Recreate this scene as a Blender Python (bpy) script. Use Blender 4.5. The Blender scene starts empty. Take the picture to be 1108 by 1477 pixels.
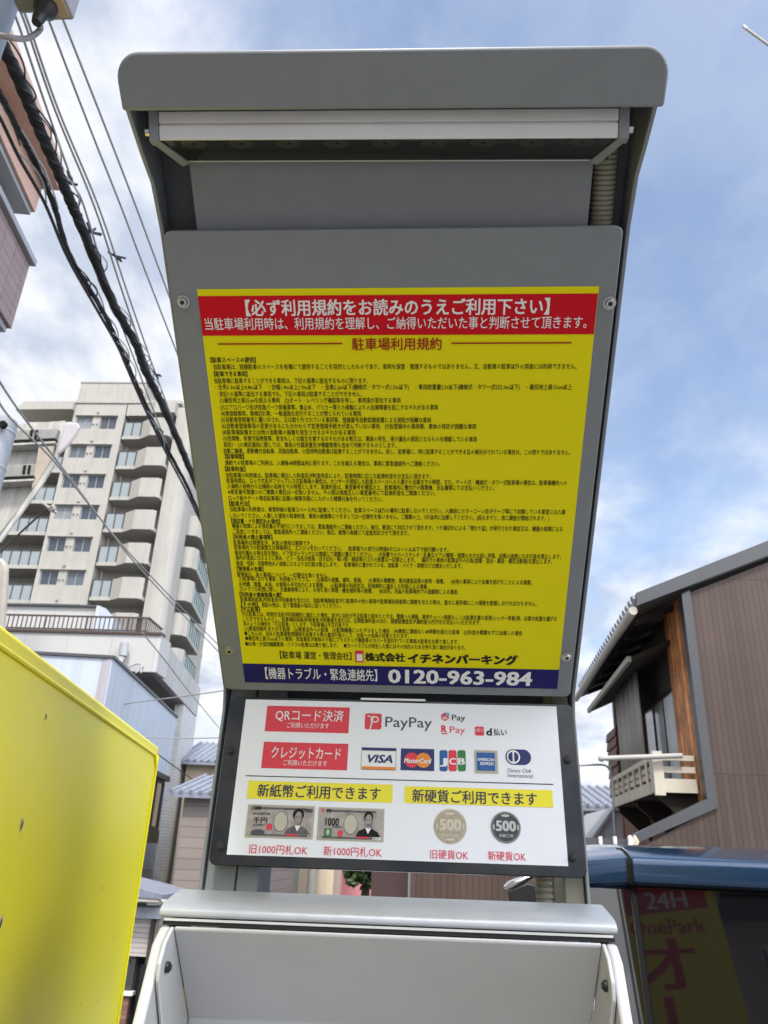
import bpy, bmesh, math, random
from mathutils import Vector, Matrix
rad = math.radians
random.seed(7)
scene = bpy.context.scene
col = scene.collection

# ------------------------------------------------------------------ camera
CZ = 1.6                                    # eye height
F_PX, PW, PH = 1110.0, 1108.0, 1477.0       # focal length and frame of the photograph
YAW, PITCH, ROLL = rad(-3.7), rad(24.0), rad(2.4)
fwd = Vector((math.sin(YAW) * math.cos(PITCH), math.cos(YAW) * math.cos(PITCH), math.sin(PITCH)))
rt0 = Vector((math.cos(YAW), -math.sin(YAW), 0)); up0 = rt0.cross(fwd)
rgt = math.cos(ROLL) * rt0 + math.sin(ROLL) * up0; upv = rgt.cross(fwd)
EYE = Vector((0, 0, CZ))
cd = bpy.data.cameras.new('camera'); cam = bpy.data.objects.new('camera', cd); col.objects.link(cam)
cd.sensor_fit = 'VERTICAL'; cd.sensor_height = 24.0; cd.lens = 24.0 * F_PX / PH
cd.clip_start = 0.05; cd.clip_end = 2000
cd.dof.use_dof = True; cd.dof.focus_distance = 1.05; cd.dof.aperture_fstop = 10
cam.matrix_world = Matrix(((rgt.x, upv.x, -fwd.x, 0), (rgt.y, upv.y, -fwd.y, 0), (rgt.z, upv.z, -fwd.z, CZ), (0, 0, 0, 1)))
scene.camera = cam

# ------------------------------------------------------------------ light
scene.view_settings.view_transform = 'Standard'; scene.view_settings.look = 'None'
scene.view_settings.exposure = 0.85; scene.view_settings.gamma = 1.0
SUN_EL, SUN_AZ = rad(58), rad(183)          # azimuth clockwise from +Y: behind the camera, to the right
sd = bpy.data.lights.new('sun', 'SUN'); sd.energy = 2.5; sd.angle = rad(10); sd.color = (1, .95, .88)
sun = bpy.data.objects.new('sun', sd); col.objects.link(sun)
sdir = Vector((math.sin(SUN_AZ) * math.cos(SUN_EL), math.cos(SUN_AZ) * math.cos(SUN_EL), math.sin(SUN_EL)))
sun.rotation_euler = sdir.to_track_quat('Z', 'Y').to_euler(); sun.location = (0, 0, 30)

world = bpy.data.worlds.new('World'); scene.world = world; world.use_nodes = True
nt = world.node_tree; N = nt.nodes; L = nt.links
bg = N['Background']; bg.inputs['Strength'].default_value = 1.0
def nd(t, **k):
    n = N.new(t)
    for a, b in k.items(): setattr(n, a, b)
    return n
def mth(op, a, b=None, c=None, clamp=False):
    n = nd('ShaderNodeMath', operation=op, use_clamp=clamp)
    for i, x in enumerate((a, b, c)):
        if x is None: continue
        if isinstance(x, (int, float)): n.inputs[i].default_value = x
        else: L.new(x, n.inputs[i])
    return n.outputs[0]
sky = nd('ShaderNodeTexSky', sky_type='NISHITA'); sky.sun_disc = False
sky.sun_elevation = SUN_EL; sky.sun_rotation = SUN_AZ; sky.air_density = 1.0; sky.dust_density = 1.2; sky.ozone_density = 1.5
tc = nd('ShaderNodeTexCoord'); sp = nd('ShaderNodeSeparateXYZ'); L.new(tc.outputs['Generated'], sp.inputs[0])
X, Y, Z = sp.outputs
den = mth('ADD', mth('MAXIMUM', Z, 0.0), 0.28)
cb = nd('ShaderNodeCombineXYZ'); L.new(mth('DIVIDE', X, den), cb.inputs[0]); L.new(mth('DIVIDE', Y, den), cb.inputs[1])
n1 = nd('ShaderNodeTexNoise'); n1.inputs['Scale'].default_value = 2.1; n1.inputs['Detail'].default_value = 7; n1.inputs['Roughness'].default_value = .58; n1.inputs['Distortion'].default_value = .35
L.new(cb.outputs[0], n1.inputs['Vector'])
n2 = nd('ShaderNodeTexNoise'); n2.inputs['Scale'].default_value = 4.6; n2.inputs['Detail'].default_value = 8; n2.inputs['Roughness'].default_value = .56
mp2 = nd('ShaderNodeMapping'); mp2.inputs['Location'].default_value = (4.3, 1.7, 0); mp2.inputs['Scale'].default_value = (1, .75, 1)
L.new(cb.outputs[0], mp2.inputs[0]); L.new(mp2.outputs[0], n2.inputs['Vector'])
# cloud cover: thick to the left and low down, thin veils to the right
cov = mth('ADD', mth('MULTIPLY', X, -1.25), mth('MULTIPLY', n1.outputs[0], 2.0))
cov = mth('ADD', cov, mth('MULTIPLY', mth('SUBTRACT', .66, Z), 1.5))
cov = mth('ADD', cov, mth('MULTIPLY', mth('MULTIPLY', Y, -1), .25))
dp = nd('ShaderNodeVectorMath', operation='DOT_PRODUCT'); L.new(tc.outputs['Generated'], dp.inputs[0]); # added fill: unseen cloud glow right-behind the camera, brightening the cabinet and panel
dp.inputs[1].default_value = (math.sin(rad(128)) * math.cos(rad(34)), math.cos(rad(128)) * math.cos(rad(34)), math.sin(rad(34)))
fill_glow = mth('POWER', mth('MAXIMUM', dp.outputs['Value'], 0.0), 3.4)
cov = mth('ADD', cov, mth('MULTIPLY', fill_glow, 1.6))
mr = nd('ShaderNodeMapRange', interpolation_type='SMOOTHSTEP'); L.new(cov, mr.inputs[0])
mr.inputs[1].default_value = .56; mr.inputs[2].default_value = 1.28; mr.inputs[3].default_value = 0.22; mr.inputs[4].default_value = 1
# cloud brightness: grey undersides and white tops, brightened by the added fill glow
cr = nd('ShaderNodeValToRGB'); L.new(n2.outputs[0], cr.inputs[0])
cr.color_ramp.elements[0].position = .40; cr.color_ramp.elements[0].color = (.345, .385, .465, 1)
cr.color_ramp.elements[1].position = .60; cr.color_ramp.elements[1].color = (.63, .635, .655, 1)
gs = nd('ShaderNodeVectorMath', operation='SCALE'); L.new(cr.outputs[0], gs.inputs[0]); L.new(mth('ADD', mth('MULTIPLY', fill_glow, 4.2), 1.0), gs.inputs['Scale'])
skm = nd('ShaderNodeVectorMath', operation='SCALE'); L.new(sky.outputs[0], skm.inputs[0]); skm.inputs['Scale'].default_value = .145
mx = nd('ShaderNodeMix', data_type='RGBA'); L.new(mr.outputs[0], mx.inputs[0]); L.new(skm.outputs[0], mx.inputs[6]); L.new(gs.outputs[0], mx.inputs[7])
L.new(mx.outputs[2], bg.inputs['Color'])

# ------------------------------------------------------------------ helpers
def ray(px, py):
    return fwd + rgt * ((px - PW / 2) / F_PX) + upv * ((PH / 2 - py) / F_PX)
def at_y(px, py, y):                        # point of the vertical plane at distance y
    d = ray(px, py); return EYE + d * (y / d.y)
def at_z(px, py, h):                        # point at height h
    d = ray(px, py); return EYE + d * ((h - CZ) / d.z)
def at_pl(px, py, p, n):
    d = ray(px, py); return EYE + d * ((Vector(p) - EYE).dot(n) / d.dot(n))

class Frame:                                # a vertical wall plane: s along it, n outward, z up
    def __init__(s, p, yaw, sign=1):
        s.p = Vector((p[0], p[1], 0)); s.d = Vector((math.sin(yaw), math.cos(yaw), 0)); s.nn = Vector((math.cos(yaw), -math.sin(yaw), 0)) * sign
    def __call__(s, q): return s.p + s.d * q[0] + s.nn * q[1] + Vector((0, 0, q[2]))
    def at(s, px, py, n=0.0):
        w = at_pl(px, py, s.p + s.nn * n + Vector((0, 0, CZ)), s.nn)
        return ((w - s.p).dot(s.d), w.z)

class MB:
    def __init__(s, T=None): s.v = []; s.f = []; s.m = []; s.T = T
    def add(s, vs, fs, mi=0, T=None):
        T = T or s.T; k = len(s.v)
        for p in vs: s.v.append(Vector(T(p)) if T else Vector(p))
        for f in fs: s.f.append([i + k for i in f]); s.m.append(mi)
        return s
    def box(s, a, b, mi=0):
        x0, x1 = sorted((a[0], b[0])); y0, y1 = sorted((a[1], b[1])); z0, z1 = sorted((a[2], b[2]))
        return s.add([(x0, y0, z0), (x1, y0, z0), (x1, y1, z0), (x0, y1, z0), (x0, y0, z1), (x1, y0, z1), (x1, y1, z1), (x0, y1, z1)],
              [(0, 3, 2, 1), (4, 5, 6, 7), (0, 1, 5, 4), (1, 2, 6, 5), (2, 3, 7, 6), (3, 0, 4, 7)], mi)
    def quad(s, *p, mi=0): return s.add(p, [tuple(range(len(p)))], mi)
    def prism(s, poly, d0, d1, fn, mi=0):   # a 2-D outline pushed from d0 to d1; fn(a, b, d) -> point
        n = len(poly)
        return s.add([fn(a, b, d0) for a, b in poly] + [fn(a, b, d1) for a, b in poly],
              [tuple(range(n))[::-1], tuple(range(n, 2 * n))] + [(i, (i + 1) % n, n + (i + 1) % n, n + i) for i in range(n)], mi)
    def tube(s, pts, r, n=8, mi=0):
        pts = [Vector(p) for p in pts]; vs = []; fs = []; ref = None
        for i, p in enumerate(pts):
            t = (pts[min(i + 1, len(pts) - 1)] - pts[max(i - 1, 0)]).normalized()
            if ref is None: ref = Vector((0, 0, 1)) if abs(t.z) < .9 else Vector((1, 0, 0))
            a = (ref - t * ref.dot(t)).normalized(); b = t.cross(a); ref = a
            rr = r[i] if isinstance(r, (list, tuple)) else r
            vs += [p + (a * math.cos(2 * math.pi * k / n) + b * math.sin(2 * math.pi * k / n)) * rr for k in range(n)]
        for i in range(len(pts) - 1):
            for k in range(n): fs.append((i * n + k, i * n + (k + 1) % n, (i + 1) * n + (k + 1) % n, (i + 1) * n + k))
        fs += [tuple(range(n))[::-1], tuple(range((len(pts) - 1) * n, len(pts) * n))]
        return s.add(vs, fs, mi)
    def loft(s, rings, mi=0, caps=True):
        n = len(rings[0]); vs = [p for r in rings for p in r]; fs = []
        for i in range(len(rings) - 1):
            for k in range(n): fs.append((i * n + k, i * n + (k + 1) % n, (i + 1) * n + (k + 1) % n, (i + 1) * n + k))
        if caps: fs += [tuple(range(n))[::-1], tuple(range((len(rings) - 1) * n, len(rings) * n))]
        return s.add(vs, fs, mi)

def tag(o, label=None, cat=None, group=None, kind=None):
    if label: o['label'] = label
    if cat: o['category'] = cat
    if group: o['group'] = group
    if kind: o['kind'] = kind
    return o
ROOTLOC = {}
def thing(name, label, cat, loc, group=None):
    o = bpy.data.objects.new(name, None); col.objects.link(o); o.location = loc; o.empty_display_size = .2
    ROOTLOC[o.name] = Vector(loc)
    return tag(o, label, cat, group)
def build(name, mb, mats, parent=None, bevel=0, smooth=None, seg=2, label=None, flip=True):
    mats = mats if isinstance(mats, (list, tuple)) else [mats]
    if parent is not None: org = ROOTLOC[parent.name]
    else:
        xs = [v.x for v in mb.v]; ys = [v.y for v in mb.v]; zs = [v.z for v in mb.v]
        org = Vector(((min(xs) + max(xs)) / 2, (min(ys) + max(ys)) / 2, min(zs)))
    me = bpy.data.meshes.new(name)
    me.from_pydata([tuple(v - org) for v in mb.v], [], mb.f)
    for m in mats: me.materials.append(m)
    me.polygons.foreach_set('material_index', mb.m)
    if flip:
        b = bmesh.new(); b.from_mesh(me); bmesh.ops.recalc_face_normals(b, faces=b.faces); b.to_mesh(me); b.free()
    if smooth:
        me.polygons.foreach_set('use_smooth', [True] * len(me.polygons)); me.set_sharp_from_angle(angle=rad(smooth))
    me.update()
    o = bpy.data.objects.new(name, me); col.objects.link(o)
    if parent is not None: o.parent = parent; ROOTLOC[o.name] = org
    else: o.location = org; ROOTLOC[o.name] = org
    if bevel:
        md = o.modifiers.new('bevel', 'BEVEL'); md.width = bevel; md.segments = seg; md.limit_method = 'ANGLE'; md.angle_limit = rad(35)
        md.harden_normals = False
        if not smooth:
            me.polygons.foreach_set('use_smooth', [True] * len(me.polygons)); me.set_sharp_from_angle(angle=rad(30))
    if label: o['label'] = label
    return o

# ------------------------------------------------------------------ materials
def mat(name, c, rough=.6, metal=0, var=.0, vscale=3, bump=0, bscale=200, spec=.5, c2=None, ior=None, rvar=0, stain=0, coat=0, emit=None):
    m = bpy.data.materials.new(name); m.use_nodes = True
    n = m.node_tree.nodes; l = m.node_tree.links; b = n['Principled BSDF']
    b.inputs['Roughness'].default_value = rough; b.inputs['Metallic'].default_value = metal
    b.inputs['Specular IOR Level'].default_value = spec; b.inputs['Base Color'].default_value = (*c, 1)
    b.inputs['Coat Weight'].default_value = coat; b.inputs['Coat Roughness'].default_value = .05
    if ior: b.inputs['IOR'].default_value = ior
    t = n.new('ShaderNodeTexCoord')
    src = None
    if var or c2:
        a = n.new('ShaderNodeTexNoise'); a.inputs['Scale'].default_value = vscale; a.inputs['Detail'].default_value = 6; a.inputs['Roughness'].default_value = .6
        l.new(t.outputs['Object'], a.inputs['Vector'])
        r = n.new('ShaderNodeMapRange'); r.inputs[1].default_value = .3; r.inputs[2].default_value = .7; l.new(a.outputs[0], r.inputs[0])
        x = n.new('ShaderNodeMix'); x.data_type = 'RGBA'; l.new(r.outputs[0], x.inputs[0])
        lo = c2 or tuple(q * (1 - var) for q in c)
        x.inputs[6].default_value = (*lo, 1); x.inputs[7].default_value = (*(c if c2 else tuple(min(1, q * (1 + var)) for q in c)), 1)
        src = x.outputs[2]
        if rvar:
            r2 = n.new('ShaderNodeMapRange'); r2.inputs[1].default_value = .3; r2.inputs[2].default_value = .7
            r2.inputs[3].default_value = rough - rvar; r2.inputs[4].default_value = rough + rvar
            l.new(a.outputs[0], r2.inputs[0]); l.new(r2.outputs[0], b.inputs['Roughness'])
    if stain:                                # rain streaks running down a wall
        mpn = n.new('ShaderNodeMapping'); mpn.inputs['Scale'].default_value = (2.2, 2.2, .12); l.new(t.outputs['Object'], mpn.inputs[0])
        a2 = n.new('ShaderNodeTexNoise'); a2.inputs['Scale'].default_value = 1.6; a2.inputs['Detail'].default_value = 7; l.new(mpn.outputs[0], a2.inputs['Vector'])
        r3 = n.new('ShaderNodeMapRange'); r3.inputs[1].default_value = .42; r3.inputs[2].default_value = .72; r3.inputs[3].default_value = 1; r3.inputs[4].default_value = 1 - stain
        l.new(a2.outputs[0], r3.inputs[0])
        x2 = n.new('ShaderNodeVectorMath'); x2.operation = 'SCALE'
        if src is not None: l.new(src, x2.inputs[0])
        else: x2.inputs[0].default_value = c
        l.new(r3.outputs[0], x2.inputs['Scale']); src = x2.outputs[0]
    if src is not None: l.new(src, b.inputs['Base Color'])
    if bump:
        a3 = n.new('ShaderNodeTexNoise'); a3.inputs['Scale'].default_value = bscale; a3.inputs['Detail'].default_value = 3; l.new(t.outputs['Object'], a3.inputs['Vector'])
        bp = n.new('ShaderNodeBump'); bp.inputs['Strength'].default_value = bump; bp.inputs['Distance'].default_value = .002; l.new(a3.outputs[0], bp.inputs['Height']); l.new(bp.outputs[0], b.inputs['Normal'])
    return m
def seam_mat(name, c, axis, pitch, dark=.35, gap=.08, var=.12, rough=.6, axis2=None, pitch2=1, gap2=.02, vscale=2, grain=False, c2=None, irregular=0):
    """boards, panels or tiles: grooves every `pitch` along one object axis and, if asked, along a second one"""
    m = mat(name, c, rough, var=var, vscale=vscale, c2=c2); n = m.node_tree.nodes; l = m.node_tree.links; b = n['Principled BSDF']
    t = n.new('ShaderNodeTexCoord'); s = n.new('ShaderNodeSeparateXYZ'); l.new(t.outputs['Object'], s.inputs[0])
    def M(op, a, b_=None, c_=None):
        q = n.new('ShaderNodeMath'); q.operation = op
        for i, x in enumerate((a, b_, c_)):
            if x is None: continue
            if isinstance(x, (int, float)): q.inputs[i].default_value = x
            else: l.new(x, q.inputs[i])
        return q.outputs[0]
    def groove(ax, p, g):
        u = M('DIVIDE', s.outputs[ax], p)
        return M('LESS_THAN', M('FRACT', u), g), M('FLOOR', u)
    g1, id1 = groove(axis, pitch, gap); mask = g1
    if axis2 is not None:
        g2, id2 = groove(axis2, pitch2, gap2); mask = M('MAXIMUM', g1, g2); id1 = M('ADD', M('MULTIPLY', id2, 17.3), id1)
    wn = n.new('ShaderNodeTexWhiteNoise'); wn.noise_dimensions = '1D'; l.new(id1, wn.inputs['W'])
    tone = M('ADD', M('MULTIPLY', wn.outputs['Value'], 2 * var), 1 - var)
    if grain:
        mp_ = n.new('ShaderNodeMapping'); sc = [30, 30, 30]; sc[2] = 1.2; mp_.inputs['Scale'].default_value = sc; l.new(t.outputs['Object'], mp_.inputs[0])
        gn = n.new('ShaderNodeTexNoise'); gn.inputs['Scale'].default_value = 1; gn.inputs['Detail'].default_value = 5; l.new(mp_.outputs[0], gn.inputs['Vector'])
        tone = M('MULTIPLY', tone, M('ADD', M('MULTIPLY', gn.outputs[0], 1.1), .45))
    k = M('MULTIPLY', tone, M('SUBTRACT', 1, M('MULTIPLY', mask, 1 - dark)))
    src = b.inputs['Base Color'].links[0].from_socket if b.inputs['Base Color'].links else None
    v = n.new('ShaderNodeVectorMath'); v.operation = 'SCALE'
    if src: l.new(src, v.inputs[0])
    else: v.inputs[0].default_value = c
    l.new(k, v.inputs['Scale']); l.new(v.outputs[0], b.inputs['Base Color'])
    bp = n.new('ShaderNodeBump'); bp.inputs['Strength'].default_value = .5; bp.inputs['Distance'].default_value = .01
    l.new(M('SUBTRACT', 1, mask), bp.inputs['Height']); l.new(bp.outputs[0], b.inputs['Normal'])
    return m

M_ = {}
M_['paint'] = mat('grey_hammered_paint', (.205, .222, .238), .42, var=.04, vscale=40, bump=.10, bscale=900, rvar=.05)
M_['silver'] = mat('silver_paint', (.45, .47, .50), .36, var=.05, vscale=60, bump=.12, bscale=1400, metal=.25)
M_['alu'] = mat('brushed_aluminium', (.66, .66, .65), .42, metal=.25, var=.05, vscale=20)
M_['white_paint'] = mat('off_white_powder_coat', (.50, .505, .51), .45, var=.03, vscale=12, bump=.08, bscale=900)
M_['black'] = mat('black_rubber', (.012, .012, .013), .5)
M_['acrylic'] = mat('black_acrylic', (.003, .003, .0035), .03, spec=.4, ior=1.5)
M_['lens'] = mat('dark_lamp_lens', (.02, .025, .022), .08, spec=.6)
M_['led'] = mat('led_reflector', (.028, .033, .028), .3)
M_['conduit'] = mat('beige_corrugated_plastic', (.23, .22, .165), .5, var=.06, vscale=30)
M_['dark_in'] = mat('dark_grey_metal', (.06, .065, .07), .5, var=.1, vscale=10)
M_['steel'] = mat('screw_steel', (.55, .55, .53), .28, metal=.9)
M_['sy'] = mat('sticker_yellow', (.80, .715, .004), .6, spec=.15, var=.02, vscale=8)
M_['sr'] = mat('sticker_red', (.60, .006, .016), .6, spec=.15)
M_['sn'] = mat('sticker_navy', (.018, .016, .125), .6, spec=.15)
M_['sd'] = mat('sticker_dark_red', (.36, .006, .012), .6, spec=.15)
M_['sk'] = mat('sticker_black', (.018, .018, .015), .6, spec=.15)
M_['sw'] = mat('sticker_white', (.84, .84, .84), .5)
M_['ink'] = mat('ink_navy', (.02, .02, .06), .5)
M_['pred'] = mat('print_red', (.72, .028, .05), .45)
M_['py'] = mat('print_yellow', (.84, .74, .02), .45)
M_['pw'] = mat('print_white', (.82, .84, .88), .35, spec=.5)
M_['por'] = mat('print_orange', (.80, .25, .02), .5)
M_['pbl'] = mat('print_blue', (.01, .10, .35), .5)
M_['pgr'] = mat('print_green', (.02, .20, .05), .5)
M_['pvi'] = mat('print_card_navy', (.012, .022, .14), .5)
M_['ptan'] = mat('print_tan', (.45, .42, .33), .5)
M_['pnote'] = mat('print_note', (.40, .355, .335), .6, var=.28, vscale=90)
M_['pnote_dark'] = mat('print_note_dark', (.11, .10, .11), .6, var=.4, vscale=120)
M_['pgrey'] = mat('print_grey', (.06, .065, .075), .5)
M_['pskin'] = mat('print_portrait', (.30, .27, .25), .6, var=.2, vscale=150)
M_['poval'] = mat('print_oval', (.52, .49, .40), .6)
M_['coin1'] = mat('print_coin_gold', (.42, .36, .26), .5, var=.2, vscale=120)
M_['coin1b'] = mat('print_coin_gold_light', (.62, .56, .45), .5)
M_['coin2'] = mat('print_coin_dark', (.05, .055, .055), .5, var=.4, vscale=160)
M_['coin2b'] = mat('print_coin_light', (.50, .51, .51), .5)
M_['plb'] = mat('print_light_blue', (.12, .42, .66), .5)
M_['yellow'] = mat('yellow_sheet_metal', (.80, .72, .022), .36, var=.03, vscale=3, bump=.12, bscale=4.0, rvar=.06, spec=.35)
M_['chip'] = mat('bare_primer', (.55, .5, .42), .7)
M_['rust'] = mat('dark_rust', (.03, .018, .012), .8)
M_['poleg'] = mat('blue_grey_galvanised', (.33, .37, .415), .5, var=.08, vscale=8)
M_['asphalt'] = mat('asphalt', (.075, .075, .075), .9, var=.25, vscale=1.2, bump=.5, bscale=60)
M_['cable'] = mat('black_cable', (.010, .010, .011), .6)
M_['wire'] = mat('grey_wire', (.27, .27, .26), .6)
M_['loop'] = mat('pale_lashing', (.38, .40, .41), .5)

# ------------------------------------------------------------------ text
_tc = bpy.data.curves.new('t', 'FONT'); _to = bpy.data.objects.new('t', _tc); col.objects.link(_to)
def glyphs(body, off=0.0, shear=0.0, res=2):
    _tc.body = body; _tc.offset = off; _tc.shear = shear; _tc.resolution_u = res; _tc.size = 1; _tc.fill_mode = 'FRONT'
    dg = bpy.context.evaluated_depsgraph_get(); dg.update()
    me = bpy.data.meshes.new_from_object(_to.evaluated_get(dg))
    vs = [(v.co.x, v.co.y) for v in me.vertices]; fs = [tuple(p.vertices) for p in me.polygons]
    bpy.data.meshes.remove(me); return vs, fs

class Print:
    """flat printing on a plane: P origin, U right, V up, Nn outward; positions read off the photo on that very plane"""
    def __init__(s, P, U, V, Nn, mats): s.P, s.U, s.V, s.N = P, U, V, Nn; s.mb = MB(); s.mats = mats; s.idx = {k: i for i, k in enumerate(mats)}
    def uv(s, px, py):
        w = at_pl(px, py, s.P, s.N); return ((w - s.P).dot(s.U), (w - s.P).dot(s.V))
    def pt(s, u, v, h): return s.P + s.U * u + s.V * v + s.N * h
    def poly(s, uvs, m, h): s.mb.add([s.pt(u, v, h) for u, v in uvs], [tuple(range(len(uvs)))], s.idx[m])
    def rect(s, x0, y0, x1, y1, m, h, r=0):       # pixel corners, squared up in the plane
        u0, v0 = s.uv(x0, y0); u1, v1 = s.uv(x1, y1); s.rectuv(u0, v0, u1, v1, m, h, r)
    def rectuv(s, u0, v0, u1, v1, m, h, r=0):
        u0, u1 = sorted((u0, u1)); v0, v1 = sorted((v0, v1))
        if not r: s.poly([(u0, v0), (u1, v0), (u1, v1), (u0, v1)], m, h); return
        p = []
        for cx, cy, a0 in ((u1 - r, v1 - r, 0), (u0 + r, v1 - r, 90), (u0 + r, v0 + r, 180), (u1 - r, v0 + r, 270)):
            p += [(cx + r * math.cos(rad(a0 + 90 * k / 5)), cy + r * math.sin(rad(a0 + 90 * k / 5))) for k in range(6)]
        s.poly(p, m, h)
    def disc(s, cx, cy, ru, rv, m, h, n=36, a0=0, a1=360):
        full = a1 - a0 >= 360
        s.poly([(cx + ru * math.cos(rad(a0 + (a1 - a0) * k / (n if full else n - 1))), cy + rv * math.sin(rad(a0 + (a1 - a0) * k / (n if full else n - 1)))) for k in range(n)], m, h)
    def ring(s, cx, cy, ru, rv, t, m, h, n=40):
        vs = []
        for k in range(n):
            a = 2 * math.pi * k / n; vs += [s.pt(cx + ru * math.cos(a), cy + rv * math.sin(a), h), s.pt(cx + (ru - t) * math.cos(a), cy + (rv - t) * math.sin(a), h)]
        s.mb.add(vs, [(2 * k, 2 * ((k + 1) % n), 2 * ((k + 1) % n) + 1, 2 * k + 1) for k in range(n)], s.idx[m])
    def text(s, body, x0, x1, y, hpx, m, h, off=0.0, shear=0.0, res=2, cy=.38):
        """body from pixel x0 to x1, its middle at pixel y on the left, its em hpx pixels tall"""
        u0, v0 = s.uv(x0, y); u1, _ = s.uv(x1, y); _, va = s.uv(x0, y - hpx / 2); _, vb = s.uv(x0, y + hpx / 2)
        s.textuv(body, u0, u1, v0, va - vb, m, h, off, shear, res, cy)
    def textuv(s, body, u0, u1, vc, em, m, h, off=0.0, shear=0.0, res=2, cy=.38):
        vs, fs = glyphs(body, 0, shear, res)
        if not vs: return
        a = min(v[0] for v in vs); b = max(v[0] for v in vs); k = (u1 - u0) / (b - a)
        sh = [(0, 0)] if off < .004 else [(off, off * .6), (-off, off * .6), (off, -off * .6), (-off, -off * .6)]   # heavier weight: nudged copies a hair apart
        for i, (dx, dy) in enumerate(sh):
            s.mb.add([s.pt(u0 + (x + dx - a) * k, vc + (y_ + dy - cy) * em, h + i * .00002) for x, y_ in vs], fs, s.idx[m])
    def build(s, name, parent, label=None): return build(name, s.mb, [M_[k] for k in s.mats], parent, flip=False, label=label)

# ------------------------------------------------------------------ ground
ZS = -2.2                                    # the street on the left lies lower than the parking lot
g = MB(); g.quad((-400, -400, ZS), (400, -400, ZS), (400, 900, ZS), (-400, 900, ZS))
tag(build('ground', g, M_['asphalt']), kind='structure')
g = MB(); g.box((-1.35, -30, ZS - .1), (40, 14.5, 0)); M_['lot'] = mat('pale_concrete', (.19, .19, .195), .9, var=.2, vscale=1.4, bump=.5, bscale=60)
tag(build('parking_lot', g, M_['lot']), kind='structure')


# ================================================================== background materials
B_ = {}
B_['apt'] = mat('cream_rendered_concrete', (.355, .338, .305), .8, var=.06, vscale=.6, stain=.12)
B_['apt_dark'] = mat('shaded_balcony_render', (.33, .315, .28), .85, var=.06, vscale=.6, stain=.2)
B_['glass'] = mat('window_glass', (.045, .055, .07), .06, spec=.8, ior=1.6)
B_['rail_glass'] = mat('frosted_balcony_glass', (.25, .285, .295), .25, var=.05, vscale=1)
B_['green_glass'] = mat('green_balcony_glass', (.25, .36, .34), .25)
B_['frame_w'] = mat('white_window_frame', (.70, .70, .68), .5)
B_['frame_g'] = mat('grey_window_frame', (.34, .34, .34), .5)
B_['frame_d'] = mat('dark_window_frame', (.05, .045, .042), .5)
B_['glass_pale'] = mat('blind_behind_glass', (.09, .11, .125), .15, spec=.7, var=.2, vscale=2)
B_['curtain'] = mat('curtain_behind_glass', (.20, .21, .23), .3, var=.2, vscale=3)
B_['conc'] = mat('weathered_concrete', (.40, .385, .35), .9, var=.14, vscale=1.1, stain=.3, bump=.3, bscale=30)
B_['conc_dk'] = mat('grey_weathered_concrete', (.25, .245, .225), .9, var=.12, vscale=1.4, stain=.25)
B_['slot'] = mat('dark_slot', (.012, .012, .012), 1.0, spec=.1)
B_['whitew'] = seam_mat('white_facing_panels', (.43, .42, .41), 0, 1.45, dark=.72, gap=.012, var=.03, axis2=None, vscale=.5)
B_['tilew'] = seam_mat('white_brick_tiles', (.52, .525, .52), 2, .11, dark=.55, gap=.12, var=.05, axis2=1, pitch2=.24, gap2=.04)
B_['lav'] = mat('lavender_grey_render', (.44, .485, .55), .8, var=.05, vscale=.5, stain=.14)
B_['lavf'] = mat('lavender_render_dim_face', (.36, .34, .37), .8, var=.05, vscale=.5, stain=.14)  # lavender render again: the front's different light is put into this greyer tone
B_['plaster'] = mat('off_white_plaster', (.42, .415, .40), .8, var=.05, vscale=.8, stain=.15)
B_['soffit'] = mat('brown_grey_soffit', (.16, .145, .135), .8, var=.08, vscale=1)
B_['railing'] = mat('brown_metal_railing', (.07, .05, .042), .5, metal=.3)
B_['pink'] = mat('salmon_render', (.56, .37, .29), .8, var=.05, vscale=.8, stain=.12)
B_['mauve'] = seam_mat('mauve_wall_tiles', (.30, .225, .22), 2, .105, dark=.62, gap=.10, var=.06, axis2=1, pitch2=.24, gap2=.05)
B_['coping'] = mat('grey_metal_coping', (.33, .34, .36), .45, var=.05, vscale=3)
B_['siding'] = seam_mat('taupe_siding', (.235, .195, .175), 2, .26, dark=.55, gap=.07, var=.06)
B_['cream'] = mat('cream_plaster', (.56, .47, .34), .85, var=.06, vscale=.7, stain=.15)
B_['tile'] = mat('blue_grey_roof_tile', (.20, .215, .26), .45, var=.2, vscale=6)
B_['shutter'] = seam_mat('beige_roller_shutter', (.50, .45, .42), 2, .09, dark=.55, gap=.18, var=.03)
B_['brick'] = seam_mat('brown_brick', (.22, .12, .085), 2, .075, dark=.55, gap=.14, var=.25, axis2=1, pitch2=.22, gap2=.06)
B_['brown'] = seam_mat('brown_metal_siding', (.056, .033, .024), 0, .0785, dark=.50, gap=.13, var=.16, axis2=2, pitch2=2.75, gap2=.005, vscale=.8)
B_['trim'] = mat('dark_grey_trim', (.058, .061, .067), .45, var=.06, vscale=2)
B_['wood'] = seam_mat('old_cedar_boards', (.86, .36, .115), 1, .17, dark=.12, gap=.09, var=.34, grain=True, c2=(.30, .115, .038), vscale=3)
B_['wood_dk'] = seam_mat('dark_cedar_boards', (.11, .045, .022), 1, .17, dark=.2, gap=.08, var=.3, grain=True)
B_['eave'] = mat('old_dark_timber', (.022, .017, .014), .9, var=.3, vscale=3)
B_['pole'] = mat('silvered_timber', (.36, .35, .33), .8, var=.1, vscale=4)
B_['balc'] = mat('cream_painted_timber', (.50, .46, .38), .7, var=.1, vscale=3, stain=.15)
B_['cloth'] = mat('grey_sun_screen', (.33, .315, .29), .85, var=.12, vscale=2, stain=.2)
B_['gutter'] = mat('beige_gutter', (.42, .40, .35), .5, var=.06, vscale=3)
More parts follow.
